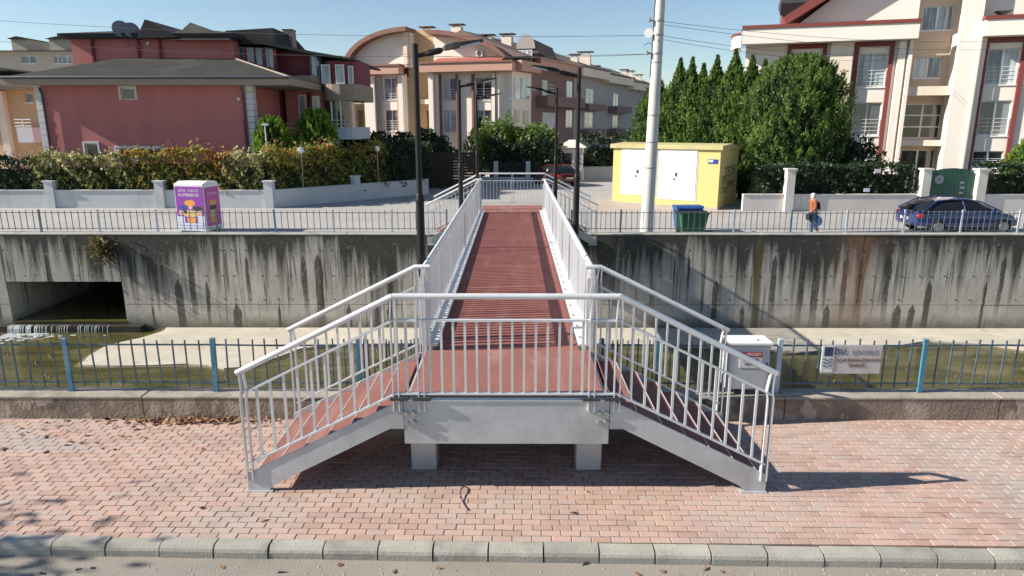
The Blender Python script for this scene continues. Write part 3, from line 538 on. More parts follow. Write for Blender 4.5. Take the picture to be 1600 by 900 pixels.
# ------------------------------------------------------------------ notice board, switch cabinet
nb_ = thing('notice_board', 'faded rust-spotted white notice board wired to the canal fence', 'sign', (4.95, YN-.05, ZT+.31))
box('board', 'sign_faded', nb_, -.43, .43, -.008, .008, 0, .43); box('logo_strip', 'sign_white', nb_, -.425, -.255, -.013, -.009, .02, .42); box('logo_square', 'navy', nb_, -.4, -.275, -.017, -.014, .27, .405)
for k in range(3): MB().tube([(-.415+.018*j, -.016, .13+.05*k-.012+.014*math.sin(j*1.2)) for j in range(9)], .006, 5).build('wave_mark', 'navy', nb_)
text('lettering', 'İSU', .11, 'navy', nb_, (-.175, -.012, .3), FX); text('lettering', 'KOCAELİ', .085, 'steel_grey', nb_, (.17, -.012, .3), FX); text('lettering', 'SU VE KANALİZASYON', .062, 'rust_text', nb_, (.1, -.012, .19), FX)
text('lettering', 'İDARESİ', .062, 'rust_text', nb_, (.08, -.012, .11), FX)
cab = thing('switch_cabinet', 'pale grey electrical cabinet with a red warning sign behind the footbridge stairs', 'cabinet', (3.46, YN+.02, ZT-.02))
bevel(box('body', 'cabinet', cab, -.3, .3, -.12, .2, .1, .78), .008); bevel(box('lid', 'white_door', cab, -.325, .325, -.16, .24, .78, .815), .006)
dr_ = box('door', 'cabinet', cab, -.28, .28, -.13, -.122, .12, .76); box('handle', 'dark_metal', dr_, .25, .27, -.15, -.131, .42, .52)
sp = box('warning_sign', 'sign_white', cab, -.14, .18, -.138, -.1305, .44, .68); box('red_strip', 'sign_red', sp, -.138, .178, -.142, -.1385, .6, .678)
text('lettering', 'DİKKAT', .06, 'sign_white', sp, (.05, -.143, .618), FX); MB().prism([(-.11, .612), (-.06, .612), (-.085, .66)], 'y', -.144, -.142).build('triangle_mark', 'sign_white', sp)
text('lettering', 'ELEKTRİK', .05, 'graffiti', sp, (.03, -.14, .54), FX); text('lettering', 'TEHLİKESİ', .04, 'graffiti', sp, (.03, -.14, .48), FX)
for x in (-.25, .25): box('leg', 'steel_grey', cab, x-.02, x+.02, 0, .04, -.0, .1)
cond = MB()
for k in range(11): cond.tube([(3.36+.012*k/11, YN-.25, .03+k*.03), (3.36, YN-.25, .045+k*.03)], .035, 10)
tag(cond.build('cable_conduit', 'cabinet'), 'ribbed grey cable conduit rising in front of the parapet under the cabinet', 'conduit')
tag(MB().tube([(-.44, 7.3, -.01), (-.5, 7.27, .03), (-.53, 7.2, .05), (-.53, 7.1, .035), (-.5, 6.98, .012), (-.46, 6.88, .008), (-.42, 6.8, .008)], .007, 6).build('loose_cable', 'cable_purple'), 'short dark purple cable end poking out of the brick pavement', 'cable')
# ------------------------------------------------------------------ things on the far pavement
don = thing('donation_box', 'purple clothes donation box with white roof and a colourful poster', 'donation box', (V(315, 361, 27.1).x, 27.1, 0), math.radians(-12))
bevel(MB().prism([(-.5, .1), (.5, .1), (.5, 1.85), (.42, 2.0), (-.2, 2.03), (-.5, 1.93)], 'x', -.66, .62).build('body', 'frame_white', don, rz=0), .015)
box('front_poster', 'purple', don, -.62, .58, -.515, -.5, .32, 1.84); box('side_poster', 'magenta', don, .62, .632, -.44, .44, .3, 1.8); box('plinth', 'art_pale', don, -.62, .58, -.512, -.5, .12, .3)
for x in (-.55, .5): box('foot', 'dark_metal', don, x-.06, x+.06, -.4, .4, 0, .1)
text('lettering', 'GİYSİ - TEKSTİL', .125, 'frame_white', don, (-.02, -.517, 1.64), FX); text('lettering', 'KUMBARASI', .17, 'frame_white', don, (-.02, -.517, 1.46), FX)
def blob(cx, cz, rx, rz, mt, dy, n=9, name='poster_shape'):
    pts = [(cx+rx*math.cos(2*math.pi*k/n)*random.uniform(.8, 1.1), cz+rz*math.sin(2*math.pi*k/n)*random.uniform(.8, 1.1)) for k in range(n)]; MB().prism(pts, 'y', -.516-dy, -.514).build(name, mt, don)
blob(-.02, 1.2, .27, .13, 'art_orange', .001, 11); blob(-.32, 1.02, .2, .11, 'art_blue', .002); blob(.3, 1.0, .24, .1, 'art_dark', .002); blob(0, 1.03, .1, .07, 'art_pink', .003); blob(0, .78, .36, .15, 'art_yellow', .004, 13)
blob(-.42, .82, .14, .1, 'art_pink', .003); blob(.42, .82, .13, .1, 'art_pink', .003); blob(-.24, .86, .08, .09, 'art_dark', .006)
MB().prism([(-.2, .62), (.22, .62), (.17, .44), (-.15, .44)], 'y', -.522, -.514).build('poster_basket', 'art_orange', don)
box('poster_band', 'art_pale', don, -.6, .56, -.516, -.5145, .33, .42); box('poster_band', 'art_pale', don, -.62, -.3, -.516, -.5145, .43, .68); box('poster_band', 'art_pale', don, .28, .58, -.516, -.5145, .43, .72)
text('lettering', 'KUMBARASI', .11, 'frame_white', don, (.634, 0, 1.52), (math.pi/2, 0, math.pi/2))
for z0, z1, mt in ((1.1, 1.28, 'art_orange'), (.92, 1.08, 'art_dark'), (.62, .9, 'art_yellow'), (.42, .6, 'art_orange')): box('poster_shape', mt, don, .632, .636, -.2, .22, z0, z1)
# bins
bi = thing('waste_container', 'dented green four wheeled waste container by the concrete pole', 'bin', (V(1079, 361, 26.3).x, 26.3, 0), math.radians(4))
MB().hexa([(-.52, -.38, .2), (.52, -.38, .2), (.52, .38, .2), (-.52, .38, .2)], [(-.64, -.48, 1.0), (.64, -.48, 1.0), (.64, .48, 1.0), (-.64, .48, 1.0)]).build('body', 'bin_green', bi)
MB().tube([(-.67, -.5, 1.0), (.67, -.5, 1.0), (.67, .5, 1.0), (-.67, .5, 1.0), (-.67, -.5, 1.0)], .03, 8).build('rim', 'bin_green', bi)
for x in (-.45, -.15, .15, .45): MB().hexa([(x-.02, -.405, .22), (x+.02, -.405, .22), (x+.02, -.37, .22), (x-.02, -.37, .22)], [(x-.02, -.5, .96), (x+.02, -.5, .96), (x+.02, -.46, .96), (x-.02, -.46, .96)]).build('rib', 'bin_green', bi)
MB().prism([(-.5, .98), (-.3, 1.06), (.3, 1.06), (.5, 1.0), (.5, .99), (-.45, .97)], 'x', -.62, .62).build('lid', 'rubber', bi)
for x in (-.45, .45):
    for y in (-.3, .3): MB().tube([(x-.03, y, .1), (x+.03, y, .1)], .1, 12).build('wheel', 'rubber', bi)
bi2 = thing('waste_container', 'blue waste container behind the green one by the concrete pole', 'bin', (V(1073, 361, 27.2).x, 27.25, 0), math.radians(3))
MB().hexa([(-.5, -.3, .15), (.5, -.3, .15), (.5, .3, .15), (-.5, .3, .15)], [(-.6, -.38, 1.03), (.6, -.38, 1.03), (.6, .38, 1.03), (-.6, .38, 1.03)]).build('body', 'bin_blue', bi2)
MB().prism([(-.42, 1.031), (-.3, 1.12), (.3, 1.12), (.42, 1.031)], 'x', -.64, .64).build('lid', 'bin_blue', bi2)
for x in (-.4, .4): MB().tube([(x-.03, 0, .08), (x+.03, 0, .08)], .08, 10).build('wheel', 'rubber', bi2)
gb = MB()
for k in range(14): a = random.random()*6.3; r_ = random.random(); gb.lathe([(.16, -.02), (.2, .06), (.13, .16), (.03, .2)], (V(1135, 361, 26).x+random.uniform(-1.1, 1.1), 25.9+random.uniform(-.2, .3), .0), 7)
tag(gb.build('rubbish_heap', 'rubber'), 'low black heap of rubbish bags behind the fence beside the bins', 'rubbish', kind='stuff')
# concrete utility pole with brackets, floodlight and wires
bi.scale = (.84, .9, .9); bi2.scale = (.86, .9, .94)
P0 = V(1010, 361, 26.2); P0.z = 0; PT = V(1032, 0, 26.2); PT = P0+(PT-P0)*1.25
up_ = thing('utility_pole', 'leaning pale concrete utility pole with clamps and a round floodlight', 'utility pole', P0); d_ = PT-P0
MB().tube([(0, 0, 0), d_*.5, d_], [.25, .205, .15], 20).build('shaft', 'concrete_pole', up_)
def pz(py): f_ = (V(1020, py, 26.2).z)/d_.z; return d_*f_, .25-.1*f_
for py in (222, 262, 98, 180):
    c_, r_ = pz(py); MB().lathe([(r_+.012, -.02), (r_+.012, .02)], c_, 20).build('band', 'steel_grey', up_)
for py in (33, 55, 84):
    c_, r_ = pz(py); k_ = MB().lathe([(r_+.015, -.035), (r_+.015, .035)], c_, 16); k_.tube([c_+Vector((-r_, -.05, 0)), c_+Vector((-r_-.22, -.1, .02))], .03, 8).tube([c_+Vector((-r_-.2, -.1, -.06)), c_+Vector((-r_-.2, -.1, .1))], .045, 8).build('clamp', 'steel_grey', up_)
c_, r_ = pz(55); fl_ = MB().tube([c_+Vector((-.38, -.25, .04)), c_+Vector((-.42, -.36, .03)), c_+Vector((-.43, -.4, .03))], [.08, .16, .165], 16).build('floodlight', 'lamp_white', up_)
c_, r_ = pz(70); MB().tube([c_+Vector((-r_, 0, 0)), c_+Vector((-.35, -.05, .07)), c_+Vector((-.5, -.1, -.03))], .012, 6).build('cable_loop', 'wire', up_)
c_, r_ = pz(180); MB().tube([d_*1.0+Vector((-.17, -.02, 0)), d_*.55+Vector((-.215, -.02, 0))], .02, 6).build('cable', 'wire', up_)
def wire(label, a, b_, sag=.5):
    a, b_ = Vector(a), Vector(b_); pts = [a+(b_-a)*k/24-Vector((0, 0, sag*4*(k/24)*(1-k/24))) for k in range(25)]
    tag(MB().tube(pts, .008, 5).build('overhead_wire', 'wire'), label, 'wire', 'overhead wires')
A1 = P0+pz(33)[0]; A2 = P0+pz(55)[0]; A3 = P0+pz(84)[0]
wire('overhead wire from the top clamp of the concrete pole towards the cream building', A1, V(1600, 62, 40), .35); wire('second overhead wire from the top clamp towards the cream building, just below', A1-Vector((0, 0, .1)), V(1600, 75, 41), .4)
wire('overhead wire from the middle clamp of the pole to the cream building', A2, V(1420, 85, 42), .3); wire('second wire from the middle clamp to the cream building, just below', A2-Vector((0, 0, .12)), V(1420, 92, 42), .35)
wire('overhead wire crossing the sky from the middle clamp over the red house roofs', A2, V(-60, 28, 31), .3); wire('lower overhead wire from the lowest clamp over the middle building', A3, V(560, 80, 33), .2); wire('overhead wire passing just above the red house upper wall', A3, V(-60, 60, 30), .35)
# transformer kiosk
kB = Vector((10.28, 34.4, 0)); kA = Vector((5.42, 37.5, 0)); ang = math.atan2(kB.y-kA.y, kB.x-kA.x); Lk = (kB-kA).length
ko = thing('transformer_kiosk', 'yellow transformer kiosk with white double doors and graffiti on its shaded side', 'kiosk', kA, ang)
MB().box(0, Lk, 0, 3.3, 0, 2.95).build('wall', 'yellow_render', ko); box('plinth', 'coping', ko, -.03, Lk+.03, -.03, 3.33, -.1, .1)
bevel(MB().prism([(-.14, 2.951), (3.44, 2.951), (3.44, 3.0), (1.6, 3.24), (-.14, 3.17)], 'x', -.15, Lk+.14).build('roof_slab', 'kiosk_roof', ko), .015)
KF = Facade(kA.x, kA.y, math.degrees(ang))
for (x0, x1, ya, yb) in ((972, 1008, 231, 303), (1031, 1088, 233, 311)):
    u0, u1 = KF.u(x0, 270), KF.u(x1, 270); z1, z0 = KF.z((x0+x1)/2, ya), KF.z((x0+x1)/2, yb)
    if x0 < 1000: u1 = u0+1.95
    um = (u0+u1)/2; box('door_frame', 'frame_white', ko, u0-.06, u1+.06, -.02, .0, z0-.05, z1+.06)
    for a, b_ in ((u0, um-.014), (um+.014, u1)):
        d2 = box('door', 'white_door', ko, a, b_, -.045, -.021, z0, z1)
        box('louvre', 'white_door', d2, a+.12, b_-.12, -.055, -.046, z0+.2, z0+.6)
    box('door_handle', 'dark_metal', ko, um-.13, um-.05, -.075, -.046, (z0+z1)/2-.1, (z0+z1)/2+.08); box('lock', 'dark_metal', ko, um-.2, um-.14, -.07, -.046, (z0+z1)/2-.3, (z0+z1)/2-.2)
u0, u1 = KF.u(1107, 252), KF.u(1122, 252); z0, z1 = KF.z(1115, 256), KF.z(1115, 249); box('name_plate', 'sign_blue', ko, u0, u1, -.02, -.0, z0, z1); box('name_plate_mark', 'sign_white', ko, u0+.03, u0+.24, -.025, -.021, z0+.08, z1-.04)
for s_, sz, yy, zz in (('TECH', .72, 1.9, 1.6), ('EFE', .6, .9, 1.25), ('BMW', .5, 2.1, 1.0), ('DNM', .5, 1.0, .75)): text('graffiti', s_, sz, 'graffiti', ko, (Lk+.004, yy, zz), (math.pi/2, random.uniform(-.1, .1), math.pi/2), .001)
# ------------------------------------------------------------------ building helpers (all in the local frame of a facade)
def wall_holes(parent, mt, u0, u1, z0, z1, holes=(), v=0, t=.3, name='wall'):
    us = sorted({u0, u1, *[h[0] for h in holes], *[h[1] for h in holes]}); zs = sorted({z0, z1, *[h[2] for h in holes], *[h[3] for h in holes]}); m_ = MB()
    us = [u for u in us if u0 <= u <= u1]; zs = [z for z in zs if z0 <= z <= z1]
    inh = lambda a, b_: any(h[0] < a < h[1] and h[2] < b_ < h[3] for h in holes)
    for i in range(len(us)-1):
        j = 0
        while j < len(zs)-1:
            um = (us[i]+us[i+1])/2
            if inh(um, (zs[j]+zs[j+1])/2): j += 1; continue
            k = j
            while k+1 < len(zs)-1 and not inh(um, (zs[k+1]+zs[k+2])/2): k += 1
            m_.box(us[i], us[i+1], v, v+t, zs[j], zs[k+1]); j = k+1
    return m_.build(name, mt, parent)
PK = ['pane_curtain', 'pane_mid', 'pane_dark']
def window(parent, h, v=0, cols=2, rows=1, guard=True, kind=None, fr='frame_white', name='window', sill=True, inset=.12):
    u0, u1, z0, z1 = h; w = .06; vi = v+inset; m_ = MB()
    m_.box(u0, u1, vi, vi+.06, z0, z0+w).box(u0, u1, vi, vi+.06, z1-w, z1).box(u0, u0+w, vi, vi+.06, z0+w, z1-w).box(u1-w, u1, vi, vi+.06, z0+w, z1-w)
    for c_ in range(1, cols): x = u0+(u1-u0)*c_/cols; m_.box(x-.05, x+.05, vi+.002, vi+.058, z0+w, z1-w)
    for r_ in range(1, rows): z = z0+(z1-z0)*r_/rows; m_.box(u0+w, u1-w, vi+.004, vi+.056, z-.04, z+.04)
    f_ = m_.build(name, fr, parent)
    for c_ in range(cols):
        for r_ in range(rows):
            a, b_ = u0+(u1-u0)*c_/cols, u0+(u1-u0)*(c_+1)/cols; e, g = z0+(z1-z0)*r_/rows, z0+(z1-z0)*(r_+1)/rows
            box('pane', kind or random.choice(PK), f_, a+.03, b_-.03, vi+.025, vi+.04, e+.03, g-.03)
    if sill: box('sill', 'frame_white', f_, u0-.05, u1+.05, v-.07, vi, z0-.07, z0-.005)
    if guard:
        g_ = MB(); hz = min(.95, (z1-z0)*.45)
        for k in range(5): g_.tube([(u0, v-.03, z0+.08+hz*k/4), (u1, v-.03, z0+.08+hz*k/4)], .016, 5, False)
        for u in (u0+.02, (u0+u1)/2, u1-.02): g_.box(u-.012, u+.012, v-.045, v-.02, z0, z0+.1+hz)
        g_.build('guard_rail', 'frame_white', f_)
    return f_
def poly(name, mt, parent, vs_, fs_): return MB().add(vs_, fs_).build(name, mt, parent)
def vent(parent, u, v, z, w=.8, h=.9):
    c_ = box('chimney', 'cream', parent, u-w/2, u+w/2, v, v+.7, z-1.2, z+h*.55); box('chimney_cap', 'roof_brown', c_, u-w*.75, u+w*.75, v-.15, v+.85, z+h*.85, z+h)
    for x in (-.35, .35): box('cap_support', 'cream', c_, u+x*w-.05, u+x*w+.05, v+.1, v+.2, z+h*.55, z+h*.85)
# ------------------------------------------------------------------ cream apartment building on the right
RF = Facade(V(1430, 250, 43).x, 43, -18); rb = thing('apartment_building', 'cream apartment building with red window strips, white pilasters and entrance behind the green gate', 'building', RF.o, RF.a)
U = lambda px, py=150, v=0: RF.u(px, py, v); Zr = lambda py, px=1430, v=0: RF.z(px, py, v)
zt = Zr(62); uL, uR = U(1150, 120), U(1600, 120)+9
cols_ = {}
hA = [(U(1236, 100), U(1282, 100), Zr(136, 1260), Zr(83, 1260)), (U(1236, 100), U(1282, 100), Zr(212, 1260), Zr(160, 1260))]
ub0, ub1 = U(1340, 110), U(1385, 110); uc0, uc1 = U(1541, 105), U(1591, 105)
hB = [(ub0, ub1, Zr(b_, 1362), Zr(a, 1362)) for a, b_ in ((83, 136), (160, 212), (235, 262))]; hC = [(uc0, uc1, Zr(b_, 1565), Zr(a, 1565)) for a, b_ in ((76, 132), (157, 212), (236, 262))]
us0, us1 = U(1418, 120), U(1488, 120)                                            # stair bay, set back
uL = RF.u(1163, 110)
wall_holes(rb, 'cream_pale', uL, us0, -.2, zt+.3, hA+hB); wall_holes(rb, 'cream_pale', us1, uR, -.2, zt+.3, hC+[(uc0+5.0, uc1+5.0, h[2], h[3]) for h in hC])
for h in hA: window(rb, h)
for h in hB: window(rb, h, kind=random.choice(['pane_curtain', 'pane_mid']), guard=h[2] > 1)
for h in hC: window(rb, h, guard=h[2] > 1)
for h in hC: window(rb, (h[0]+5.0, h[1]+5.0, h[2], h[3]), guard=h[2] > 1)
for (a, b_) in ((ub0, ub1), (uc0, uc1), (hA[0][0], hA[0][1]), (uc0+5, uc1+5)):
    for x0, x1 in ((a-.28, a-.05), (b_+.05, b_+.28)): box('red_strip', 'red_trim', rb, x0, x1, -.16, -.002, .2, zt-.32)
    box('red_strip', 'red_trim', rb, a-.28, b_+.28, -.155, -.001, zt-.318, zt-.04)
VS = 1.3
hS = [(RF.u(1428, 105, VS), RF.u(1471, 105, VS), RF.z(1450, 122, VS), RF.z(1450, 89, VS)), (RF.u(1410, 190, VS), RF.u(1470, 190, VS), RF.z(1440, 216, VS), RF.z(1440, 162, VS)), (RF.u(1406, 250, VS), RF.u(1460, 250, VS), -.1, RF.z(1430, 234, VS)), (RF.u(1441, 30, VS), RF.u(1489, 30, VS), RF.z(1465, 47, VS), RF.z(1465, 9, VS))]
wall_holes(rb, 'bay_tan', us0-.3, us1+.3, -.2, zt+4.6, hS, VS); window(rb, hS[0], VS, 2, guard=False); window(rb, hS[1], VS, 2, 3, False, 'pane_dark', sill=False); window(rb, hS[2], VS, 2, 1, False, 'pane_dark', name='entrance_door', sill=False); window(rb, hS[3], VS, 2, guard=False, kind='pane_mid')
for u in (us0, us1): box('bay_side', 'cream', rb, u-.299 if u == us0 else u+.001, u-.001 if u == us0 else u+.299, .3, VS, -.2, zt+.3)
box('bay_slab', 'cream', rb, us0+.01, us1-.01, -.25, VS-.005, RF.z(1450, 149), RF.z(1450, 135)); box('entrance_canopy', 'cream', rb, us0+.01, us1-.01, .1, VS-.005, RF.z(1440, 228), RF.z(1440, 219))
box('pilaster', 'cream_pale', rb, U(1394, 150), U(1405, 150), -.35, -.003, -.1, zt-.05); box('pilaster', 'cream_pale', rb, U(1409, 150), us0+.02, -.5, -.003, -.1, zt-.05)
box('pilaster', 'cream_pale', rb, us1-.02, us1+1.0, -.55, -.003, -.1, zt+4.6); box('pilaster', 'cream_pale', rb, U(1523, 150)-.2, U(1530, 150)-.1, -.3, -.003, -.1, zt-.05)
box('pilaster', 'cream', rb, U(1290, 150), U(1324, 150), -.5, -.003, -.1, zt-.05); box('drain_pipe', 'cream', rb, U(1500, 150)+.45, U(1500, 150)+.55, -.66, -.56, 0, zt)
# cornice bands with red edge, attic gable and roofs
for a, b_ in ((RF.u(1160, 62, -1.1), us0+.1), (us1+1.02, uR)):
    box('cornice', 'cream_pale', rb, a, b_, -1.1, -.004, zt-.03, zt+.85); box('cornice_edge', 'red_trim', rb, a-.06, b_+.06, -1.18, .0, zt+.853, zt+1.05)
cm = MB(); ua = RF.u(1160, 62, -1.1)-.07; rc = max(.6, ua-RF.u(1142, 72, .6))
pts = [(ua-.0, -1.1)]+[(ua-rc*math.sin(k*math.pi/12), -1.1+2.4*(1-math.cos(k*math.pi/12))) for k in range(1, 7)]+[(ua, 1.3)]
cm.prism(pts, 'z', zt-.25, zt+.5).build('balcony_curve', 'cream_pale', rb); MB().prism([(p[0]-.04, p[1]-.03) for p in pts], 'z', zt+.503, zt+.66).build('balcony_edge', 'red_trim', rb)
za = zt+1.05; ug = U(1226, 40); gt = us0+.2
poly('attic_wall', 'cream_pale', rb, [(ug+.4, .2, za-.2), (gt, .2, za-.2), (gt, .2, za+5.2), (ug+1.1, .2, za+.35), (ug+.4, 9, za-.2), (gt, 9, za-.2), (gt, 9, za+5.2), (ug+1.1, 9, za+.35)], [(0,1,2,3),(4,7,6,5),(0,3,7,4),(3,2,6,7),(1,5,6,2)])
MB().prism([(ug-.15, za+.45), (ug+.05, za+.02), (gt+.2, za+4.75), (gt+.2, za+5.35)], 'y', -.75, 10).build('barge_roof', 'red_trim', rb)
dm = box('dormer', 'roof_brown', rb, ug-.1, ug+4.2, 2.2, 6, za+.5, za+1.9); MB().prism([(1.8, za+.9), (1.5, za+1.6), (2.2, za+2.2), (6.2, za+2.2), (6.2, za+1.9)], 'x', ug-.25, ug+4.4).build('dormer_roof', 'shingle_dark', rb)
wall_holes(rb, 'cream_pale', us1+1.0, uR, zt+.86, zt+5, [], .2, .3, 'attic_wall'); MB().prism([(us1+1.5, zt+1.3), (us1+1.9, zt+1.06), (us1+2.3, zt+1.3)], 'y', -1, -.4).build('gutter_spout', 'shingle_dark', rb)
box('body', 'cream', rb, uL, us0-.301, .31, 13, -.2, zt+.25); box('body', 'cream', rb, us1+.301, uR, .31, 13, -.2, zt+.25); box('body', 'cream', rb, us0-.3, us1+.3, VS+.31, 13, -.2, zt+.25); box('body_upper', 'cream', rb, gt+.01, us1+.9, VS+.32, 12, zt+.26, zt+5.5)
# ------------------------------------------------------------------ middle apartment building
MF = Facade(V(700, 200, 59).x, 59, -16); mbld = thing('apartment_building', 'cream and brown apartment building with arched roof gables beyond the footbridge', 'building', MF.o, MF.a); ZP = [595]
u_ = lambda px, py=150, v=0: MF.u(px, py, v); z_ = lambda py, v=0: MF.z(ZP[0], py, v)
zc_ = z_(117)
h1 = [(u_(600), u_(622), z_(156), z_(122)), (u_(600), u_(622), z_(205), z_(172)), (u_(553), u_(568), z_(156), z_(122)), (u_(551), u_(569), z_(205), z_(170))]
wall_holes(mbld, 'cream_pale', u_(540), u_(634), -.2, zc_, h1)
for h in h1: window(mbld, h, kind=random.choice(['pane_curtain', 'pane_mid']))
for a, b_ in ((570, 589), (626, 633)): box('pilaster', 'cream_pale', mbld, u_(a), u_(b_), -.5, -.003, -.1, zc_-.1)
box('pilaster', 'grey_wall', mbld, u_(590), u_(598), -.25, -.003, -.1, zc_-.2); box('pilaster', 'pink_band', mbld, u_(622.6), u_(625.5), -.35, -.003, -.1, zc_-.2)  # grey strip: shade of a facade recess painted as a raised band
box('cornice', 'pink_band', mbld, u_(556), u_(632), -1.0, 0, zc_, z_(105)); box('cornice_edge', 'brown_trim', mbld, u_(553), u_(634), -1.1, .02, z_(105)+.003, z_(102))
# left arched gable: an elliptical quarter vault
zar = z_(102)+.01; pts_ = []
for k in range(13): a = k/12*math.pi/2; pts_.append((u_(640, 60)-(u_(640, 60)-u_(549, 95))*math.cos(a), zar-.2+(z_(52)-zar+.2)*math.sin(a)))
MB().prism([(u_(640, 60), zar-.2)]+pts_, 'y', .1, 9).build('gable_wall', 'cream_pale', mbld)
outer = [(u_(640, 60)-(u_(640, 60)-u_(545, 95)+.25)*math.cos(k/12*math.pi/2), zar-.35+(z_(45)-zar+.35)*math.sin(k/12*math.pi/2)) for k in range(13)]
MB().prism(outer+[(p[0]+.02, p[1]) for p in pts_[::-1]], 'y', -.8, 9.5).build('arched_roof', 'brown_trim', mbld)
wall_holes(mbld, 'ochre', u_(633), u_(675), -.2, z_(47), [(u_(660, 195), u_(669, 195), z_(222), z_(172))], .9); box('niche', 'pane_amber', mbld, u_(660, 195), u_(669, 195), 1.1, 1.14, z_(222), z_(172)); box('tower_front', 'cream', mbld, u_(634), u_(640), -.2, .9, zar+.02, z_(47)); box('tower_slab', 'cream', mbld, u_(655), u_(674), .2, .9, z_(163), z_(156))
# right block with sloping arched gable
ZP[0] = 738
h2 = [(u_(691), u_(713), z_(157), z_(121)), (u_(691), u_(713), z_(207), z_(172)), (u_(743), u_(768), z_(157), z_(120)), (u_(743), u_(768), z_(207), z_(172)), (u_(786), u_(797), z_(154), z_(121))]
wall_holes(mbld, 'cream_pale', u_(674), u_(800), -.2, z_(113), h2)
for h in h2[:4]: window(mbld, h)
window(mbld, h2[4], cols=1, guard=False, kind='pane_mid')
for a, b_, d2, mt in ((676, 683, .9, 'cream_pale'), (684, 688, .5, 'cream_pale'), (771, 776, .5, 'cream_pale'), (778, 782, .4, 'cream_pale'), (688.5, 690.5, .3, 'brown_trim'), (714, 716, .3, 'brown_trim'), (739, 742, .35, 'brown_trim'), (769, 770.5, .3, 'brown_trim')): box('pilaster', mt, mbld, u_(a), u_(b_), -d2, -.003, -.1, z_(113)-.15)
box('cornice', 'pink_band', mbld, u_(666), u_(807), -1.3, 0, z_(113), z_(100)); box('cornice_edge', 'brown_trim', mbld, u_(664), u_(808), -1.4, .02, z_(100)+.003, z_(97.5))
MB().prism([(-1.3, z_(97.5)+.01), (.3, z_(97.5)+.01), (.3, z_(88))], 'x', u_(686), u_(790)).build('lean_to_roof', 'roof_red', mbld)
top2 = [(676, 47), (690, 47), (710, 50), (735, 57), (760, 66), (778, 75), (790, 85)]
gp = [(u_(x, y), z_(y+7)) for x, y in top2]; MB().prism([(u_(676, 50), z_(100))]+gp+[(u_(790, 85), z_(100))], 'y', .1, 8.5).build('gable_wall', 'cream_pale', mbld)
op = [(u_(x, y), z_(y)) for x, y in top2]; MB().prism([(op[0][0]-.4, op[0][1]-.0)]+op+[(op[-1][0]+.3, op[-1][1]-.3), (gp[-1][0], gp[-1][1]-.2)]+gp[::-1], 'y', -1.0, 9).build('arched_roof', 'brown_trim', mbld)
ac = box('air_conditioner', 'ac_white', mbld, u_(746), u_(756), -.3, .09, z_(89), z_(80)); MB().tube([(u_(751), -.31, z_(84.5)), (u_(751), -.3, z_(84.5))], .2, 14).build('fan_grille', 'dark_metal', ac)
for px, py in ((665, 38), (712, 36), (760, 54), (791, 54)): vent(mbld, u_(px, py, 5), 5, z_(py, 5)-.5, .9, .5)
box('body', 'grey_wall', mbld, u_(545), u_(633)-.01, .31, 16, -.2, z_(118)); box('body', 'grey_wall', mbld, u_(675)+.01, u_(798), .31, 16, -.2, z_(114)); box('body', 'grey_wall', mbld, u_(633), u_(675), 1.25, 16, -.2, z_(60))
# corner bay and receding side wing
wc = MF.o+MF.U*u_(800)
SF = Facade(wc.x, wc.y, 63); sw = bpy.data.objects.new('side_wing', None)
def toL(x, y, z): p = Vector((x, y, 0))-MF.o; return (p.dot(MF.U), p.dot(MF.N), z)
def sbox(name, mt, x0, x1, y0, y1, z0, z1):   # box in the side-wing frame, added to the same building
    m_ = MB(); c_, s_ = math.cos(SF.a), math.sin(SF.a); f_ = lambda a, b_, z: toL(SF.o.x+a*c_-b_*s_, SF.o.y+a*s_+b_*c_, z)
    m_.hexa([f_(x0, y0, z0), f_(x1, y0, z0), f_(x1, y1, z0), f_(x0, y1, z0)], [f_(x0, y0, z1), f_(x1, y0, z1), f_(x1, y1, z1), f_(x0, y1, z1)]); return m_.build(name, mt, mbld)
su = lambda px, py=150: SF.u(px, py); sz = lambda px, py: SF.z(px, py)
segs = [(800, 830, 'cream_pale', 99), (830, 897, 'brown_wall', 97), (897, 940, 'grey_wall', 108), (940, 978, 'grey_wall', 118), (978, 1012, 'grey_wall', 128)]
for a, b_, mt, ty in segs:
    ua_, ub_ = su(a), su(b_); zt_ = sz((a+b_)/2, ty+14); sbox('side_wall', mt, ua_, ub_, 0, 11, -.2, zt_); sbox('side_cornice', 'pink_band' if a < 897 else 'cream', ua_-.05, ub_+.02, -.9, 11, zt_+.003, zt_+.8)
def swin(x0, x1, y0, y1, kind='pane_mid', v=-.02, guard=False):
    ua_, ub_ = su(x0, y0), su(x1, y0); za_, zb_ = sz((x0+x1)/2, y1), sz((x0+x1)/2, y0); w = sbox('window', 'frame_white', ua_, ub_, v-.05, v, za_, zb_)
    n = 2 if ub_-ua_ > 1.2 else 1
    for k in range(n):
        p_ = sbox('pane', kind, ua_+(ub_-ua_)*k/n+.07, ua_+(ub_-ua_)*(k+1)/n-.07, v-.07, v-.052, za_+.08, zb_-.08); p_.parent = w
    if guard:
        for k in range(4): g_ = sbox('guard_bar', 'frame_white', ua_-.2, ub_+.2, v-.65, v-.62, za_+.1+.27*k, za_+.13+.27*k); g_.parent = w
for a in ((803, 812, 121, 156, 'pane_curtain'), (813, 826, 121, 156, 'pane_mid'), (804, 811, 170, 193, 'pane_dark'), (817, 825, 171, 193, 'pane_dark'), (846, 854, 126, 150, 'pane_dark', -.02, True), (884, 893, 127, 155, 'pane_curtain'), (883, 893, 172, 199, 'pane_curtain'), (914, 926, 139, 162, 'pane_mid'), (912, 925, 175, 200, 'pane_curtain'), (957, 965, 146, 166, 'pane_mid'), (956, 964, 180, 200, 'pane_mid'), (1003, 1009, 150, 165, 'pane_mid')): swin(*a)
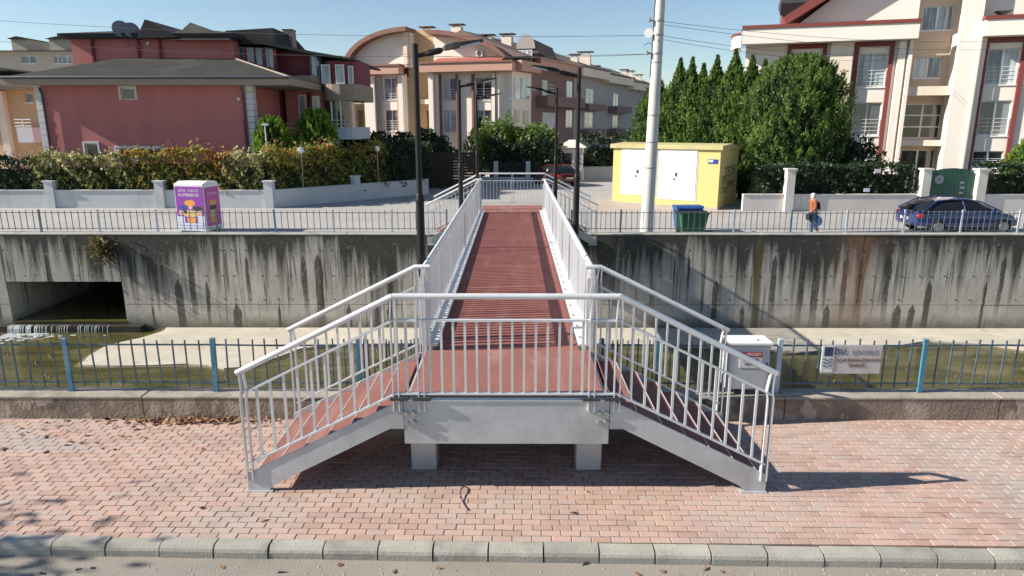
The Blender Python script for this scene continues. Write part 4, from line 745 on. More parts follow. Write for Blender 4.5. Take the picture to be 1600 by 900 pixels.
for a, b_, ya, yb, mt in ((838, 898, 152, 168, 'brown_wall'), (905, 932, 163, 173, 'brown_wall'), (950, 974, 167, 177, 'brown_wall'), (905, 932, 202, 212, 'brown_wall'), (950, 974, 201, 211, 'brown_wall')): sbox('balcony', mt, su(a), su(b_), -1.1, -.002, sz((a+b_)/2, yb), sz((a+b_)/2, ya))
sbox('archway_wall', 'garden_wall', su(846, 190), su(867, 190), -.12, -.003, sz(856, 205), sz(856, 176))
roofs = [(786, 897, 96, 60, 'roof_brown'), (880, 912, 100, 80, 'roof_brown'), (912, 990, 122, 98, 'roof_brown'), (960, 1015, 134, 112, 'roof_brown')]
def sroof(x0, x1, y_e, rise, mt, d=11):
    ua_, ub_ = su(x0), su(x1); zt_ = sz((x0+x1)/2, y_e); c_, s_ = math.cos(SF.a), math.sin(SF.a); f_ = lambda a, b_, z: toL(SF.o.x+a*c_-b_*s_, SF.o.y+a*s_+b_*c_, z)
    P_ = [f_(ua_, -1, zt_), f_(ub_, -1, zt_), f_(ub_, d, zt_), f_(ua_, d, zt_), f_(ua_+.5, d/2, zt_+rise), f_(ub_-.5, d/2, zt_+rise)]
    poly('roof', mt, mbld, P_, [(0,1,5,4),(2,3,4,5),(1,2,5),(3,0,4),(0,3,2,1)])
sroof(806, 897, 97, 2.4, 'roof_brown'); sroof(897, 940, 108, 2.2, 'roof_brown'); sroof(940, 980, 119, 2.1, 'roof_brown'); sroof(978, 1016, 131, 2.3, 'roof_brown')
for px, py in ((897, 84), (914, 80), (975, 108), (985, 110), (930, 102), (998, 116)):
    q = V(px, py, SF.o.y+su(px)*math.sin(SF.a)+2.5); ql = toL(*q); vent(mbld, ql[0], ql[1], q.z-.6, 1.1 if px == 914 else .7, .6)
# barrel dormer with glazed door
ZP[0] = 815; dv = 3.0; da = [(u_(822, 70, dv)+(u_(841, 70, dv)-u_(822, 70, dv))*math.cos(k/10*math.pi), z_(84, dv)+(z_(58.5, dv)-z_(84, dv))*math.sin(k/10*math.pi)) for k in range(11)]
MB().prism(da, 'y', dv, dv+7).build('dormer', 'roof_brown', mbld); di = [(u_(822, 70, dv)+(x-u_(822, 70, dv))*.78, z_(96, dv)+(z-z_(84, dv))*.9+1.0) for x, z in da]
MB().prism([(x, z) for x, z in di], 'y', dv-.12, dv-.01).build('dormer_front', 'grey_wall', mbld)
window(mbld, (u_(811, 88, dv), u_(833, 88, dv), z_(97, dv), z_(79, dv)), dv-.4, 3, guard=True, kind='pane_curtain', inset=.05)
MB().prism([(u_(786, 80, 2), z_(97, 2)), (u_(786, 80, 2), z_(72, 2)), (u_(815, 62, 2), z_(60, 2)), (u_(830, 62, 2), z_(60, 2)), (u_(830, 80, 2), z_(97, 2))], 'y', 3.2, 10).build('roof', 'roof_brown', mbld)
bpy.data.objects.remove(sw)
# ------------------------------------------------------------------ red house on the left
HF = Facade(0, 39, 0); rh = thing('red_house', 'red rendered house with grey shingle roofs, white quoins and bay windows behind the hedge', 'house', HF.o, 0)
ZP[0] = 250
u_ = lambda px, py=190, v=0: HF.u(px, py, v); z_ = lambda py, v=0: HF.z(250, py, v)
ze = z_(134); x0, x1 = u_(72), u_(388); D = 11
hw = [(u_(189, 146), u_(211, 146), z_(156), z_(137)), (u_(133, 230), u_(153, 230), z_(246), z_(224)), (u_(182, 235), u_(252, 235), z_(250), z_(231))]
wall_holes(rh, 'red_wall', x0, x1, -.2, ze, hw)
for h in hw: window(rh, h, cols=1 if h[1]-h[0] < 1.5 else 3, guard=False, kind='pane_dark', sill=False, inset=.08); a = .1; box('surround', 'quoin', rh, h[0]-a, h[0]-.002, -.05, -.001, h[2], h[3]+a); box('surround', 'quoin', rh, h[1]+.002, h[1]+a, -.05, -.001, h[2], h[3]+a); box('surround', 'quoin', rh, h[0], h[1], -.05, -.001, h[3]+.002, h[3]+a)
box('body', 'red_wall', rh, x0+.01, x1-.01, .31, D, -.2, ze-.01)
for xa, xb in ((x0-.36, x0-.002), (x1+.002, x1+.36)):
    for k in range(20): box('quoin', 'quoin', rh, xa, xb, -.06 if k % 2 else -.05, .5, k*.33+.012, min(ze, k*.33+.33)-.012)
for xx in (x0+.1, x1-.12): MB().tube([(xx, -.3, ze-.1), (xx, -.14, ze-.5), (xx, -.14, 0)], .06, 8).build('downpipe', 'pipe', rh)
MB().tube([(u_(378, 200), -.05, z_(189)), (u_(381, 200), -.05, z_(190)), (u_(382, 200), -.05, z_(238))], .04, 6).build('vent_pipe', 'red_wall', rh)
MB().tube([(u_(374, 155), -.03, z_(155)), (u_(374, 155), -.12, z_(155))], .09, 10).build('wall_lamp', 'quoin', rh)
ov = .75; el, er = u_(0, 125, -ov), u_(452, 130, -ov)
box('eaves', 'taupe', rh, el, er, -ov, D+.5, ze+.003, ze+.38); MB().tube([(el, -ov-.06, ze+.4), (er, -ov-.06, ze+.4)], .075, 8).build('gutter', 'pipe', rh)
rz0 = ze+.385; rv = 4.4; rz1 = z_(92, rv)
poly('roof', 'shingle', rh, [(el-.05, -ov-.05, rz0), (er+.05, -ov-.05, rz0), (er+.05, D+.6, rz0), (el-.05, D+.6, rz0), (u_(190, 88, rv), rv, rz1+.05), (u_(366, 92, rv), rv, rz1), (u_(366, 92, rv), D-2, rz1), (u_(190, 88, rv), D-2, rz1+.05)], [(0,1,5,4),(1,2,6,5),(2,3,7,6),(3,0,4,7),(4,5,6,7),(0,3,2,1)])
MB().tube([(er+.05, -ov-.05, rz0+.03), (u_(366, 92, rv), rv, rz1+.03)], .05, 6).build('ridge_cap', 'taupe', rh)
# upper storey
uz1 = z_(61, rv+.3); ua_, ub_ = u_(112, 75, rv+.3), u_(365, 75, rv+.3)
box('upper_wall', 'red_wall', rh, ua_, ub_, rv+.3, rv+9, rz1-.8, uz1); box('upper_pilaster', 'maroon', rh, u_(140, 75, rv), u_(143, 75, rv), rv+.1, rv+.29, rz1-.8, uz1)
for px in (212, 246): box('upper_pilaster', 'maroon', rh, u_(px, 75, rv), u_(px+3, 75, rv), rv+.1, rv+.29, rz1, uz1)
box('upper_fascia', 'shingle_dark', rh, ua_-.4, ub_+.3, rv-.3, rv+9.5, uz1+.003, uz1+.25); MB().tube([(u_(228, 67, rv), rv+.18, z_(67.5, rv)), (u_(228, 67, rv), rv+.29, z_(67.5, rv))], .1, 10).build('round_vent', 'quoin', rh)
zu = uz1+.255; pk = lambda px, py, v: (u_(px, py, v), v, HF.z(px, py, v))
poly('upper_roof', 'shingle', rh, [(ua_-.4, rv-.35, zu), (ub_+.3, rv-.35, zu), (ub_+.3, rv+9.5, zu), (ua_-.4, rv+9.5, zu), (u_(190, 48, rv+3), rv+3, z_(48, rv+3)), (u_(340, 48, rv+3), rv+3, z_(48, rv+3))], [(0,1,5,4),(1,2,5),(2,3,4,5),(3,0,4),(0,3,2,1)])
a_, b_, c_ = pk(213, 60, rv-.4), pk(278, 58, rv-.4), pk(226, 30, rv-.4); poly('gable_roof', 'shingle_dark', rh, [a_, b_, c_, (a_[0], rv+6, a_[2]), (b_[0], rv+6, b_[2]), (c_[0], rv+6, c_[2])], [(0,1,2),(3,5,4),(0,2,5,3),(1,4,5,2)])
a_, b_, c_ = pk(268, 62, rv-.45), pk(362, 62, rv-.45), pk(297, 35, rv+1.8); poly('hip_roof', 'shingle', rh, [a_, b_, c_, (a_[0], rv+8, a_[2]), (b_[0], rv+8, b_[2])], [(0,1,2),(1,4,2),(4,3,2),(3,0,2)])
for px, py, r_ in ((187, 47, .5), (203, 49, .46)):
    q = V(px, py, 39+rv-.1); d2 = MB().tube([(q.x, rv, q.z), (q.x+.07, rv-.1, q.z+.03), (q.x+.15, rv-.2, q.z+.06)], [.12, r_*.75, r_], 20); d2.tube([(q.x+.1, rv, q.z-.2), (q.x+.35, rv+.1, q.z-.9)], .04, 6); d2.build('satellite_dish', 'dish', rh)
# right wing: upper roof, maroon wall, curved balcony bands, bays
wv = 5.5; W_ = lambda px, py, v=wv: (HF.u(px, py, v), v, HF.z(px, py, v))
a_, b_ = W_(345, 72), W_(434, 76); c_ = W_(352, 48); d2 = W_(426, 43.5)
poly('wing_roof', 'shingle', rh, [a_, b_, d2, c_, (a_[0], wv+8, a_[2]), (b_[0], wv+8, b_[2]), (d2[0], wv+4, d2[2]), (c_[0], wv+4, c_[2])], [(0,1,2,3),(1,5,6,2),(5,4,7,6),(4,0,3,7),(2,6,7,3),(0,4,5,1)])
hl = [(HF.u(a, 95, wv), HF.u(b2, 95, wv), HF.z(380, 116, wv), HF.z(380, 73, wv)) for a, b2 in ((369, 382), (386, 397), (400, 410), (415, 427))]
wall_holes(rh, 'maroon', HF.u(364, 95, wv), HF.u(432, 95, wv), -.2, a_[2]+.1, hl, wv)
for h in hl: window(rh, h, wv, 1, guard=False, kind='pane_mid', sill=False)
mv = wv+1.0; m1, m2 = W_(430, 75, mv), W_(482, 86, mv)
box('maroon_wall', 'maroon', rh, m1[0], m2[0], mv, mv+7, -.2, HF.z(455, 80, mv)); box('chimney', 'taupe', rh, HF.u(442, 60, mv+2), HF.u(457, 60, mv+2), mv+2, mv+2.8, HF.z(450, 85, mv+2), HF.z(450, 47, mv+2)); box('chimney_cap', 'shingle_dark', rh, HF.u(441.5, 60, mv+2), HF.u(457.5, 60, mv+2), mv+1.95, mv+2.85, HF.z(450, 47, mv+2)+.003, HF.z(450, 45.5, mv+2))
MB().prism([(m1[0]-.5, HF.z(432, 72, mv)), (HF.u(500, 90, mv), HF.z(500, 89, mv)), (HF.u(562, 98, mv), HF.z(562, 98, mv)), (HF.u(562, 98, mv), HF.z(562, 95, mv)), (HF.u(500, 88, mv), HF.z(500, 84.5, mv)), (m1[0]-.5, HF.z(432, 67, mv))], 'y', mv-1.6, mv+7).build('wing_eaves', 'shingle_dark', rh)
def bay(px0, px1, py0, py1, mt, v, depth, name, n=8):         # curved balcony band or bay
    a_, b_ = HF.u(px0, py0, v), HF.u(px1, py0, v); zb, zt_ = HF.z((px0+px1)/2, py1, v), HF.z((px0+px1)/2, py0, v); c_ = (a_+b_)/2; w = (b_-a_)/2
    pts = [(c_-w*math.cos(k/n*math.pi), v+depth-depth*math.sin(k/n*math.pi)**.6) for k in range(n+1)]+[(b_, v+depth+3), (a_, v+depth+3)]
    return MB().prism(pts, 'z', zb, zt_).build(name, mt, rh)
bay(447, 499, 118, 143, 'taupe', mv-1.4, 1.2, 'balcony_band'); bay(499, 561, 131, 157, 'taupe', mv-1.5, 1.3, 'balcony_band'); bay(503, 557, 95, 131, 'maroon', mv-1.1, 1.0, 'upper_bay'); bay(505, 548, 155, 202, 'pane_dark', mv-1.1, 1.0, 'glazed_bay'); bay(478, 505, 143, 205, 'red_wall', mv-.9, .8, 'bay'); bay(505, 556, 199, 218, 'quoin', mv-1.5, 1.3, 'balcony_band'); bay(480, 500, 88, 120, 'pane_mid', mv-.7, .6, 'corner_glazing')
for a, b2, ya, yb, k_, vv in ((502, 516, 101, 131, 'pane_mid', mv-1.0), (524, 538, 101, 131, 'pane_curtain', mv-1.12), (544, 552, 103, 132, 'pane_mid', mv-1.0), (411, 421, 158, 190, 'pane_dark', wv-.2), (452, 461, 160, 195, 'pane_dark', wv+.6), (488, 500, 150, 190, 'pane_mid', mv-1.0), (466, 478, 148, 196, 'pane_curtain', mv-.9)):
    a_, b_ = HF.u(a, ya, vv), HF.u(b2, ya, vv); window(rh, (a_, b_, HF.z(a, yb, vv), HF.z(a, ya, vv)), vv-.25, 1, guard=False, kind=k_, sill=False)
for px in (519, 533): u2 = HF.u(px, 180, mv-1.15); box('bay_mullion', 'frame_white', rh, u2-.05, u2+.05, mv-1.22, mv-1.12, HF.z(530, 200, mv-1.15), HF.z(530, 156, mv-1.15))
gm = MB()
for k in range(3): gm.tube([(HF.u(512, 190, mv-1.5), mv-1.5, HF.z(530, 200-6*k, mv-1.5)), (HF.u(552, 190, mv-1.5), mv-1.5, HF.z(530, 200-6*k, mv-1.5))], .025, 6)
gm.build('balcony_rail', 'frame_white', rh)
box('lower_wall', 'red_wall', rh, x1+.37, HF.u(480, 170, wv), wv+.02, mv+5, -.2, HF.z(430, 140, wv)); box('terrace', 'quoin', rh, x1+.37, HF.u(520, 210, 4), 4, wv, -.2, HF.z(430, 215, 4)); 
tm = MB()
for k in range(4): tm.tube([(x1+.4, 4.05, HF.z(430, 214-7*k, 4)), (HF.u(472, 200, 4), 4.05, HF.z(430, 214-7*k, 4))], .02, 6)
tm.build('terrace_rail', 'frame_white', rh)
# ------------------------------------------------------------------ distant houses on the left edge
d1 = thing('row_houses', 'row of beige row houses with grey roofs behind the red house', 'house', (0, 75, 0)); F1 = Facade(0, 75, 0)
u_ = lambda px, py=80: F1.u(px, py); z_ = lambda py: F1.z(50, py)
wall_holes(d1, 'beige_far', u_(-120), u_(116), -.2, z_(80), [(u_(a, 90), u_(b_, 90), z_(99), z_(87)) for a, b_ in ((33, 55), (84, 95), (98, 110))])
for a, b_ in ((33, 55), (84, 95), (98, 110)): window(d1, (u_(a, 90), u_(b_, 90), z_(99), z_(87)), kind='pane_mid', guard=False)
poly('roof', 'shingle', d1, [(u_(-120), -.8, z_(80)), (u_(118), -.8, z_(80)), (u_(118), 8, z_(66)), (u_(-120), 8, z_(66)), (u_(-120), 8, z_(80)), (u_(118), 8, z_(80))], [(0,1,2,3),(1,5,2),(0,3,4),(3,2,5,4),(0,4,5,1)])
for a, b_, t_ in ((17, 42, 58), (76, 112, 58)): q = box('dormer', 'beige_far', d1, F1.u(a, 62, 5), F1.u(b_, 62, 5), 5, 9, z_(72), F1.z(50, t_+2, 5)); MB().prism([(F1.u(a-3, 62, 5), F1.z(50, t_+3, 5)), (F1.u((a+b_)/2, 62, 5), F1.z(50, t_-1, 5)), (F1.u(b_+3, 62, 5), F1.z(50, t_+3, 5))], 'y', 4.6, 9.5).build('dormer_roof', 'shingle', d1)
d2 = thing('neighbour_house', 'tan neighbouring house with white balcony beside the red house', 'house', (0, 48, 0)); F2 = Facade(0, 48, 0)
u_ = lambda px, py=170: F2.u(px, py); z_ = lambda py: F2.z(30, py)
wall_holes(d2, 'ochre', u_(-150), u_(63), -.2, z_(140), [(u_(42), u_(54), z_(160), z_(145))]); window(d2, (u_(42), u_(54), z_(160), z_(145)), cols=1, kind='pane_dark', guard=False)
poly('roof', 'shingle_dark', d2, [(u_(-160), -1.2, z_(124)), (u_(30, 108), -1.2, z_(112)), (u_(30, 108), 9, z_(112)), (u_(-160), 9, z_(85)), (u_(30, 108), 9, z_(124))], [(0,1,2,3),(0,3,2,1)]); box('eaves', 'taupe', d2, u_(-150), u_(60), -1, 9, z_(140)+.003, z_(131))
box('balcony', 'quoin', d2, u_(40), u_(64), -1.2, -.002, z_(222), z_(199)); bm_ = MB()
for k in range(3): bm_.tube([(u_(38), -1.15, z_(197-5*k)), (u_(63), -1.15, z_(197-5*k))], .03, 6)
bm_.box(u_(50), u_(51), -1.18, -1.12, z_(199), z_(186)).build('balcony_rail', 'frame_white', d2); box('pillar', 'cream', d2, u_(2), u_(13), -.4, -.003, 0, z_(143))
# ------------------------------------------------------------------ garden walls and pillars
def gwall(label, pts, h, mt, pillars=(), ph=1.32, pw=.22, t=.2):
    g_ = thing('garden_wall', label, 'wall', (*pts[0], 0))
    o = Vector(pts[0])
    for a, b_ in zip(pts, pts[1:]):
        a, b_ = Vector(a)-o, Vector(b_)-o; n = max(1, round((b_-a).length/3.2))
        for k in range(n):
            p, q = a+(b_-a)*(k/n), a+(b_-a)*((k+1)/n); e = (q-p).normalized()*.006; MB().bar((*(p+e), h/2-.1), (*(q-e), h/2-.1), t, h+.2).build('wall_section', mt, g_); MB().bar((*(p+e), h+.022), (*(q-e), h+.022), t+.08, .04).build('cap', mt, g_)
    for x, y in pillars:
        p = MB().box(-pw, pw, -pw, pw, -.1, ph).build('pillar', mt, g_, (x-o.x, y-o.y, 0)); MB().hexa([(-pw-.06, -pw-.06, ph+.003), (pw+.06, -pw-.06, ph+.003), (pw+.06, pw+.06, ph+.003), (-pw-.06, pw+.06, ph+.003)], [(-pw-.05, -pw-.05, ph+.09)]*0+[(-pw-.06, -pw-.06, ph+.08), (pw+.06, -pw-.06, ph+.08), (pw+.06, pw+.06, ph+.08), (-pw-.06, pw+.06, ph+.08)]).build('pillar_cap', mt, p)
    return g_
YG = 35.2; gx = lambda px, Y=YG: V(px, 320, Y).x
gwall('low white garden wall with pillars under the autumn hedge by the red house', [(-46, YG), (gx(423), YG), (-5.3, 42.6)], .88, 'garden_wall', [(gx(-90), YG), (gx(84), YG), (gx(254), YG), (gx(423), YG), (-8.9, 38.9)])
YR2 = 34; gr = lambda px: V(px, 310, YR2).x
gwall('low cream garden wall with a tall pillar between kiosk and green gate', [(gr(1160), YR2), (gr(1430), YR2)], .8, 'garden_wall_cream', [(gr(1230), YR2-.1), (gr(1441), YR2)], 2.02, .2)
gwall('low cream garden wall running on past the green gate', [(gr(1532), YR2), (46, YR2)], .8, 'garden_wall_cream', [(gr(1527), YR2)], 2.0, .22)
gt_ = thing('driveway_gate', 'green metal gate with arched top and round emblem between white pillars', 'gate', ((gr(1446)+gr(1522))/2, YR2+.05, 0)); gw_ = (gr(1521)-gr(1447))/2
n = 12
for k in range(n):
    a = -gw_+2*gw_*k/n; b_ = -gw_+2*gw_*(k+1)/n; f_ = lambda x: 1.72+.38*math.sqrt(max(0, 1-(x/gw_)**2*.96))
    MB().prism([(a+.008, .08), (b_-.008, .08), (b_-.008, f_(b_)), (a+.008, f_(a))], 'y', 0, .04).build('board', 'green_gate', gt_)
for z in (.3, 1.5): box('cross_bar', 'green_gate', gt_, -gw_, gw_, .041, .08, z, z+.08)
MB().tube([(-.62, -.012, 1.55), (-.62, -.002, 1.55)], .22, 20).build('emblem', 'steel_grey', gt_); text('emblem_mark', 'A', .26, 'green_gate', gt_, (-.62, -.014, 1.46), FX); 
for z, w in ((1.35, .2), (1.1, .25), (.85, .22)): box('notice', 'steel_grey', gt_, .42, .42+w, -.01, -.002, z, z+.1)
# ------------------------------------------------------------------ plants
def rnd(n): return rng.random(n)
def conifer(name, label, x, y, z0, h, r, mt, n=5000, shape=1.0, lump=.16, leaf=.24, group=None, trunk=.4, egg=False):
    t_ = thing(name, label, 'tree', (x, y, z0), 0, group)
    MB().tube([(0, 0, 0), (.03, .02, h*.5), (0, 0, h*.9)], [r*.12+.05, r*.08+.03, .02], 8).build('trunk', 'bark', t_)
    per = 26; m = n//per; tt = rnd(m)**.85; th = rnd(m)*2*np.pi; ph = rng.random(8)*6.28      # sprays, each a tuft of scale leaves
    prof = np.sin(np.pi*np.clip(tt*.86+.14, 0, 1))**.62*(1-tt*.5)**shape; prof = prof/prof.max()
    prof *= np.clip((1-tt)*2.2, .01, 1)**.8
    if egg: prof = np.sqrt(np.clip(1-((tt-.42)/.6)**2, .03, 1))
    lm = 1+lump*(np.sin(th*5+ph[0]+tt*9)*np.sin(tt*17+ph[1])+.7*np.sin(th*9+ph[2]-tt*14)*np.sin(tt*31+ph[3]+th*2)+.5*np.sin(th*3+ph[4]+tt*5))+rng.normal(0, .05, m)
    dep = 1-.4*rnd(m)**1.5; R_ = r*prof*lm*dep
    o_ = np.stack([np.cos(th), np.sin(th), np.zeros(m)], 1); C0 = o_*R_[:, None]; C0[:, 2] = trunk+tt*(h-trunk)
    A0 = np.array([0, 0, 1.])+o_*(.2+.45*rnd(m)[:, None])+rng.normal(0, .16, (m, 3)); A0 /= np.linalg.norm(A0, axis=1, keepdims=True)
    ln = (.32+.4*rnd(m))*min(1.1, .55+.3*r)*np.clip(prof+.35, 0, 1)*(.62 if egg and r < 2 else 1); ct = .4*(dep-.6)/.4+.2*rng.normal(0, 1, m)+.22*(lm-1)/lump-.06  # painted shade: inner sprays and hollows between lumps get a darker tint
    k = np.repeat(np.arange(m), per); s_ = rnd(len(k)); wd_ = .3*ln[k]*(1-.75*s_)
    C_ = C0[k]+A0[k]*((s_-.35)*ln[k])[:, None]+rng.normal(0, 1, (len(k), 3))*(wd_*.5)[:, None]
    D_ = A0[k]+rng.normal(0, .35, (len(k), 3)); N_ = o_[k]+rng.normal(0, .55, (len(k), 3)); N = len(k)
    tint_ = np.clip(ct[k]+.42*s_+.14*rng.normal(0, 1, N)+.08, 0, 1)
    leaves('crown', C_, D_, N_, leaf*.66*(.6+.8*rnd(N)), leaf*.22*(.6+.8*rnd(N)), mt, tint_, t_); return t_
def roundtree(name, label, x, y, z0, rx, ry, rz, mt, n=5000, leaf=.2, lump=.22, cat='shrub', group=None, stem=.5, core=True):
    t_ = thing(name, label, cat, (x, y, z0), 0, group); m_ = MB(); 
    for k in range(5): a = k*1.26; m_.tube([(0, 0, 0), (.15*rx*math.cos(a), .15*ry*math.sin(a), rz*.6), (.5*rx*math.cos(a), .5*ry*math.sin(a), rz*1.2)], [.07, .05, .02], 6)
    m_.build('stem', 'bark', t_)
    v_ = rng.normal(size=(n, 3)); v_ /= np.linalg.norm(v_, axis=1, keepdims=True); ph = rng.random(9)*6.28
    lm = 1+lump*(np.sin(v_[:, 0]*6+ph[0])*np.sin(v_[:, 2]*7+ph[1])+.8*np.sin(v_[:, 1]*8+ph[2]+v_[:, 0]*4)*np.cos(v_[:, 2]*5+ph[3])+.5*np.sin(v_[:, 0]*15+ph[4])*np.sin(v_[:, 2]*14+ph[5]+v_[:, 1]*9))
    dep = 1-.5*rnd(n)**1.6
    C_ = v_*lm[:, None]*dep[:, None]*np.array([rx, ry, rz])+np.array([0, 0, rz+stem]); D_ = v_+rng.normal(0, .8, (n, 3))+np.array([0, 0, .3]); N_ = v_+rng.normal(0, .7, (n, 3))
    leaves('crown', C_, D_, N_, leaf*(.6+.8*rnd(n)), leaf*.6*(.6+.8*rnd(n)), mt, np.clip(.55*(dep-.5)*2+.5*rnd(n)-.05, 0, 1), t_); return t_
def hedge(name, label, p, q, w, z0, h, mt, dens=260, leaf=.15, top=.12, core=True, tintf=None, group=None):
    p, q = Vector(p), Vector(q); L_ = (q-p).length; ang_ = math.atan2(q.y-p.y, q.x-p.x); t_ = thing(name, label, 'hedge', (p.x, p.y, z0), ang_, group)
    n = int(dens*L_*(h+w)); u = rnd(n)*L_; ph = rng.random(6)*6.28
    hh = h*(1+top*(np.sin(u*1.7+ph[0])*.5+np.sin(u*4.1+ph[1])*.35+np.sin(u*9+ph[2])*.25))
    side = rnd(n); z = rnd(n)**.8*hh; v = np.zeros(n)
    bulge = w/2*(1+.2*np.sin(u*3.1+z*4+ph[3])+.15*np.sin(u*7+z*6+ph[4])+.1*np.sin(u*13-z*11))
    front = side < .6; back = (side >= .6) & (side < .72); tp = side >= .72
    inn = rnd(n)**2*.4
    v[front] = (-bulge+inn*w)[front]; v[back] = (bulge-inn*w)[back]; v[tp] = ((rnd(n)-.5)*w)[tp]; z[tp] = (hh-inn*.5*h*.5+rng.normal(0, .05, n))[tp]
    u = u+.05*np.sin(z*9+u*5); sh = rnd(n) < .035; z[sh] = (hh+rnd(n)**2*.45*min(1, h*.4))[sh]; v[sh] *= .6
    C_ = np.stack([u, v, z], 1); D_ = rng.normal(0, 1, (n, 3))+np.array([0, -.5, .3]); N_ = rng.normal(0, .7, (n, 3))+np.array([0, -.8, .6])
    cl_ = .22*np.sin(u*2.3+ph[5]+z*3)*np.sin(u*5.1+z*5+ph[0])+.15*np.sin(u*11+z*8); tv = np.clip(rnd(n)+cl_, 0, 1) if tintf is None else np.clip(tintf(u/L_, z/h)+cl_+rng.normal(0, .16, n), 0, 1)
    leaves('foliage', C_, D_, N_, leaf*(.6+.8*rnd(n)), leaf*.65*(.6+.8*rnd(n)), mt, tv, t_)
    sm_ = MB(); k = 0.
    while k < L_:
        sm_.tube([(k, 0, 0), (k+random.uniform(-.15, .15), random.uniform(-.1, .1), h*.5), (k+random.uniform(-.25, .25), random.uniform(-.15, .15), h*.92)], [.03, .022, .01], 5); k += random.uniform(.35, .7)
    if core: sm_.box(.05, L_-.05, -w*.16, w*.2, .1, h*.72)  # added dark inner box, no real stem, keeps the hedge opaque
    sm_.build('stems', 'twig', t_); return t_
# autumn hedge over the white wall: pale glossy, dark, yellow and red stretches
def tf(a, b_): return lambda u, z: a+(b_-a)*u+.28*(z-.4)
YH = YG+.62
hedge('climber_hedge', 'dark tangled hedge behind the white wall at the far end by the tan house', (-46, YH), (gx(72, YH), YH), 1.0, .5, 2.0, 'leaf_dark', 200, .15)
hedge('climber_hedge', 'yellow-green leafy hedge under the small red house windows', (gx(66, YH), YH), (gx(215, YH), YH), 1.0, .55, 2.05, 'leaf_pale', 230, .17, tintf=tf(.5, .5))  # tint paled to yellow-green, standing in for sunlight on the hedge top
hedge('climber_hedge', 'hedge turning yellow and red above the donation box', (gx(210, YH), YH), (gx(365, YH), YH), 1.05, .55, 2.3, 'leaf_autumn', 230, .17, tintf=tf(.36, .62))
hedge('climber_hedge', 'pale cream-leaved stretch of hedge beside the wall corner', (gx(358, YH), YH), (gx(420, YH), YH), 1.1, .55, 2.05, 'leaf_pale', 260, .17, tintf=tf(.7, .55))
c1, c2 = Vector((gx(418, YH), YH)), Vector((-5.2, 43.3))
hedge('climber_hedge', 'golden and green hedge along the angled white wall towards the side street', c1, c1+(c2-c1)*.68, 1.1, .5, 2.45, 'leaf_autumn', 230, .17, tintf=tf(.45, .38))
hedge('climber_hedge', 'dark green end of the hedge along the angled white wall', c1+(c2-c1)*.66, c2, 1.0, .5, 2.5, 'leaf_dark', 230, .17)
# thujas beside the red house and the shrubs before the middle building
q = V(427, 230, 38.6); conifer('thuja_tree', 'round bright green thuja next to the red house corner', q.x, 38.6, 0, V(427, 184, 38.6).z, 1.12, 'leaf_thuja_lime', 20000, .35, .14, .26, egg=True)
q = V(496, 230, 39.6); conifer('thuja_tree', 'fuller bright green thuja below the curved balconies', q.x, 39.6, 0, V(496, 172, 39.6).z, 1.25, 'leaf_thuja_lime', 22000, .35, .14, .26, egg=True)
for px, py, Y, r_, lab in ((582, 208, 50, 2.4, 'thin dark shrub below the arched gable'), (630, 208, 51, 1.3, 'small dark shrub beside the ochre tower'), (668, 205, 52, 1.9, 'dark shrub under the ochre tower niche'), (545, 215, 48, 1.4, 'low dark shrub next to the white balcony')):
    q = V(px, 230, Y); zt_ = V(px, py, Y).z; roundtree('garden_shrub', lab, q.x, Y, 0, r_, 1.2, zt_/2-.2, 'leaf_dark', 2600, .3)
q = V(750, 230, 55); conifer('dark_conifer', 'dark narrow conifer beside the tall light green bush', q.x, 55, 0, V(750, 185, 55).z, 1.3, 'leaf_dark', 12000, .6, .2, .3)
for px, py, Y, rx in ((778, 186, 54, 1.9), (822, 196, 54, 2.2), (846, 200, 55, 1.4)):
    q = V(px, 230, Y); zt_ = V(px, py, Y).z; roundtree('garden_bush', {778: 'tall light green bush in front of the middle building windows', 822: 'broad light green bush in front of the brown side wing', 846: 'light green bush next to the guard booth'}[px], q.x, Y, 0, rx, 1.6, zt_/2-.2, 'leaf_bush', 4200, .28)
hedge('tall_hedge', 'tall dark clipped hedge behind the far landing of the footbridge', (V(765, 260, 52).x, 52), (V(878, 260, 52).x, 52), 1.6, 0, V(800, 222, 52).z, 'leaf_dark', 70, .26)
hedge('tall_hedge', 'dark hedge behind the guard booth running to the yellow kiosk', (V(905, 260, 57).x, 57), (V(1000, 260, 57).x, 57), 1.6, 0, V(930, 212, 57).z, 'leaf_dark', 70, .26)
hedge('tall_hedge', 'dark hedge across the gardens under the middle building', (V(520, 230, 47.5).x, 47.5), (V(705, 230, 47.5).x, 47.5), 1.4, 0, V(600, 231, 47.5).z, 'leaf_dark', 70, .26)
# conifer row behind the kiosk
row = [(1022, 102, 44, 1.45), (1058, 94, 43, 1.7), (1076, 92, 42.4, 1.6), (1094, 102, 42, 1.6), (1114, 90, 41.2, 1.8), (1142, 80, 40.6, 2.0), (1168, 89, 40, 1.9), (1188, 96, 39.4, 1.7)]
labs = ['slim thuja right behind the concrete pole', 'pointed thuja just past the concrete pole', 'second pointed thuja past the pole, leaning on its neighbour', 'shorter thuja in the dip of the conifer row', 'tall thuja above the kiosk doors', 'tallest pointed thuja of the row, before the curved balcony', 'broad thuja above the kiosk corner', 'last slender thuja before the big rounded one']
for (px, py, Y, r_), lb in zip(row, labs):
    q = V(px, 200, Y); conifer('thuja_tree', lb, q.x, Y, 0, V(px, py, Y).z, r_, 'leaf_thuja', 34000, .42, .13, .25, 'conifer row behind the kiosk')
conifer('thuja_tree', 'big rounded dark thuja between the kiosk and the cream building', V(1243, 200, 37.6).x, 37.6, 1.1, V(1243, 92, 37.6).z-1.1, 2.5, 'leaf_thuja', 95000, .3, .12, .25, None, .5, egg=True)
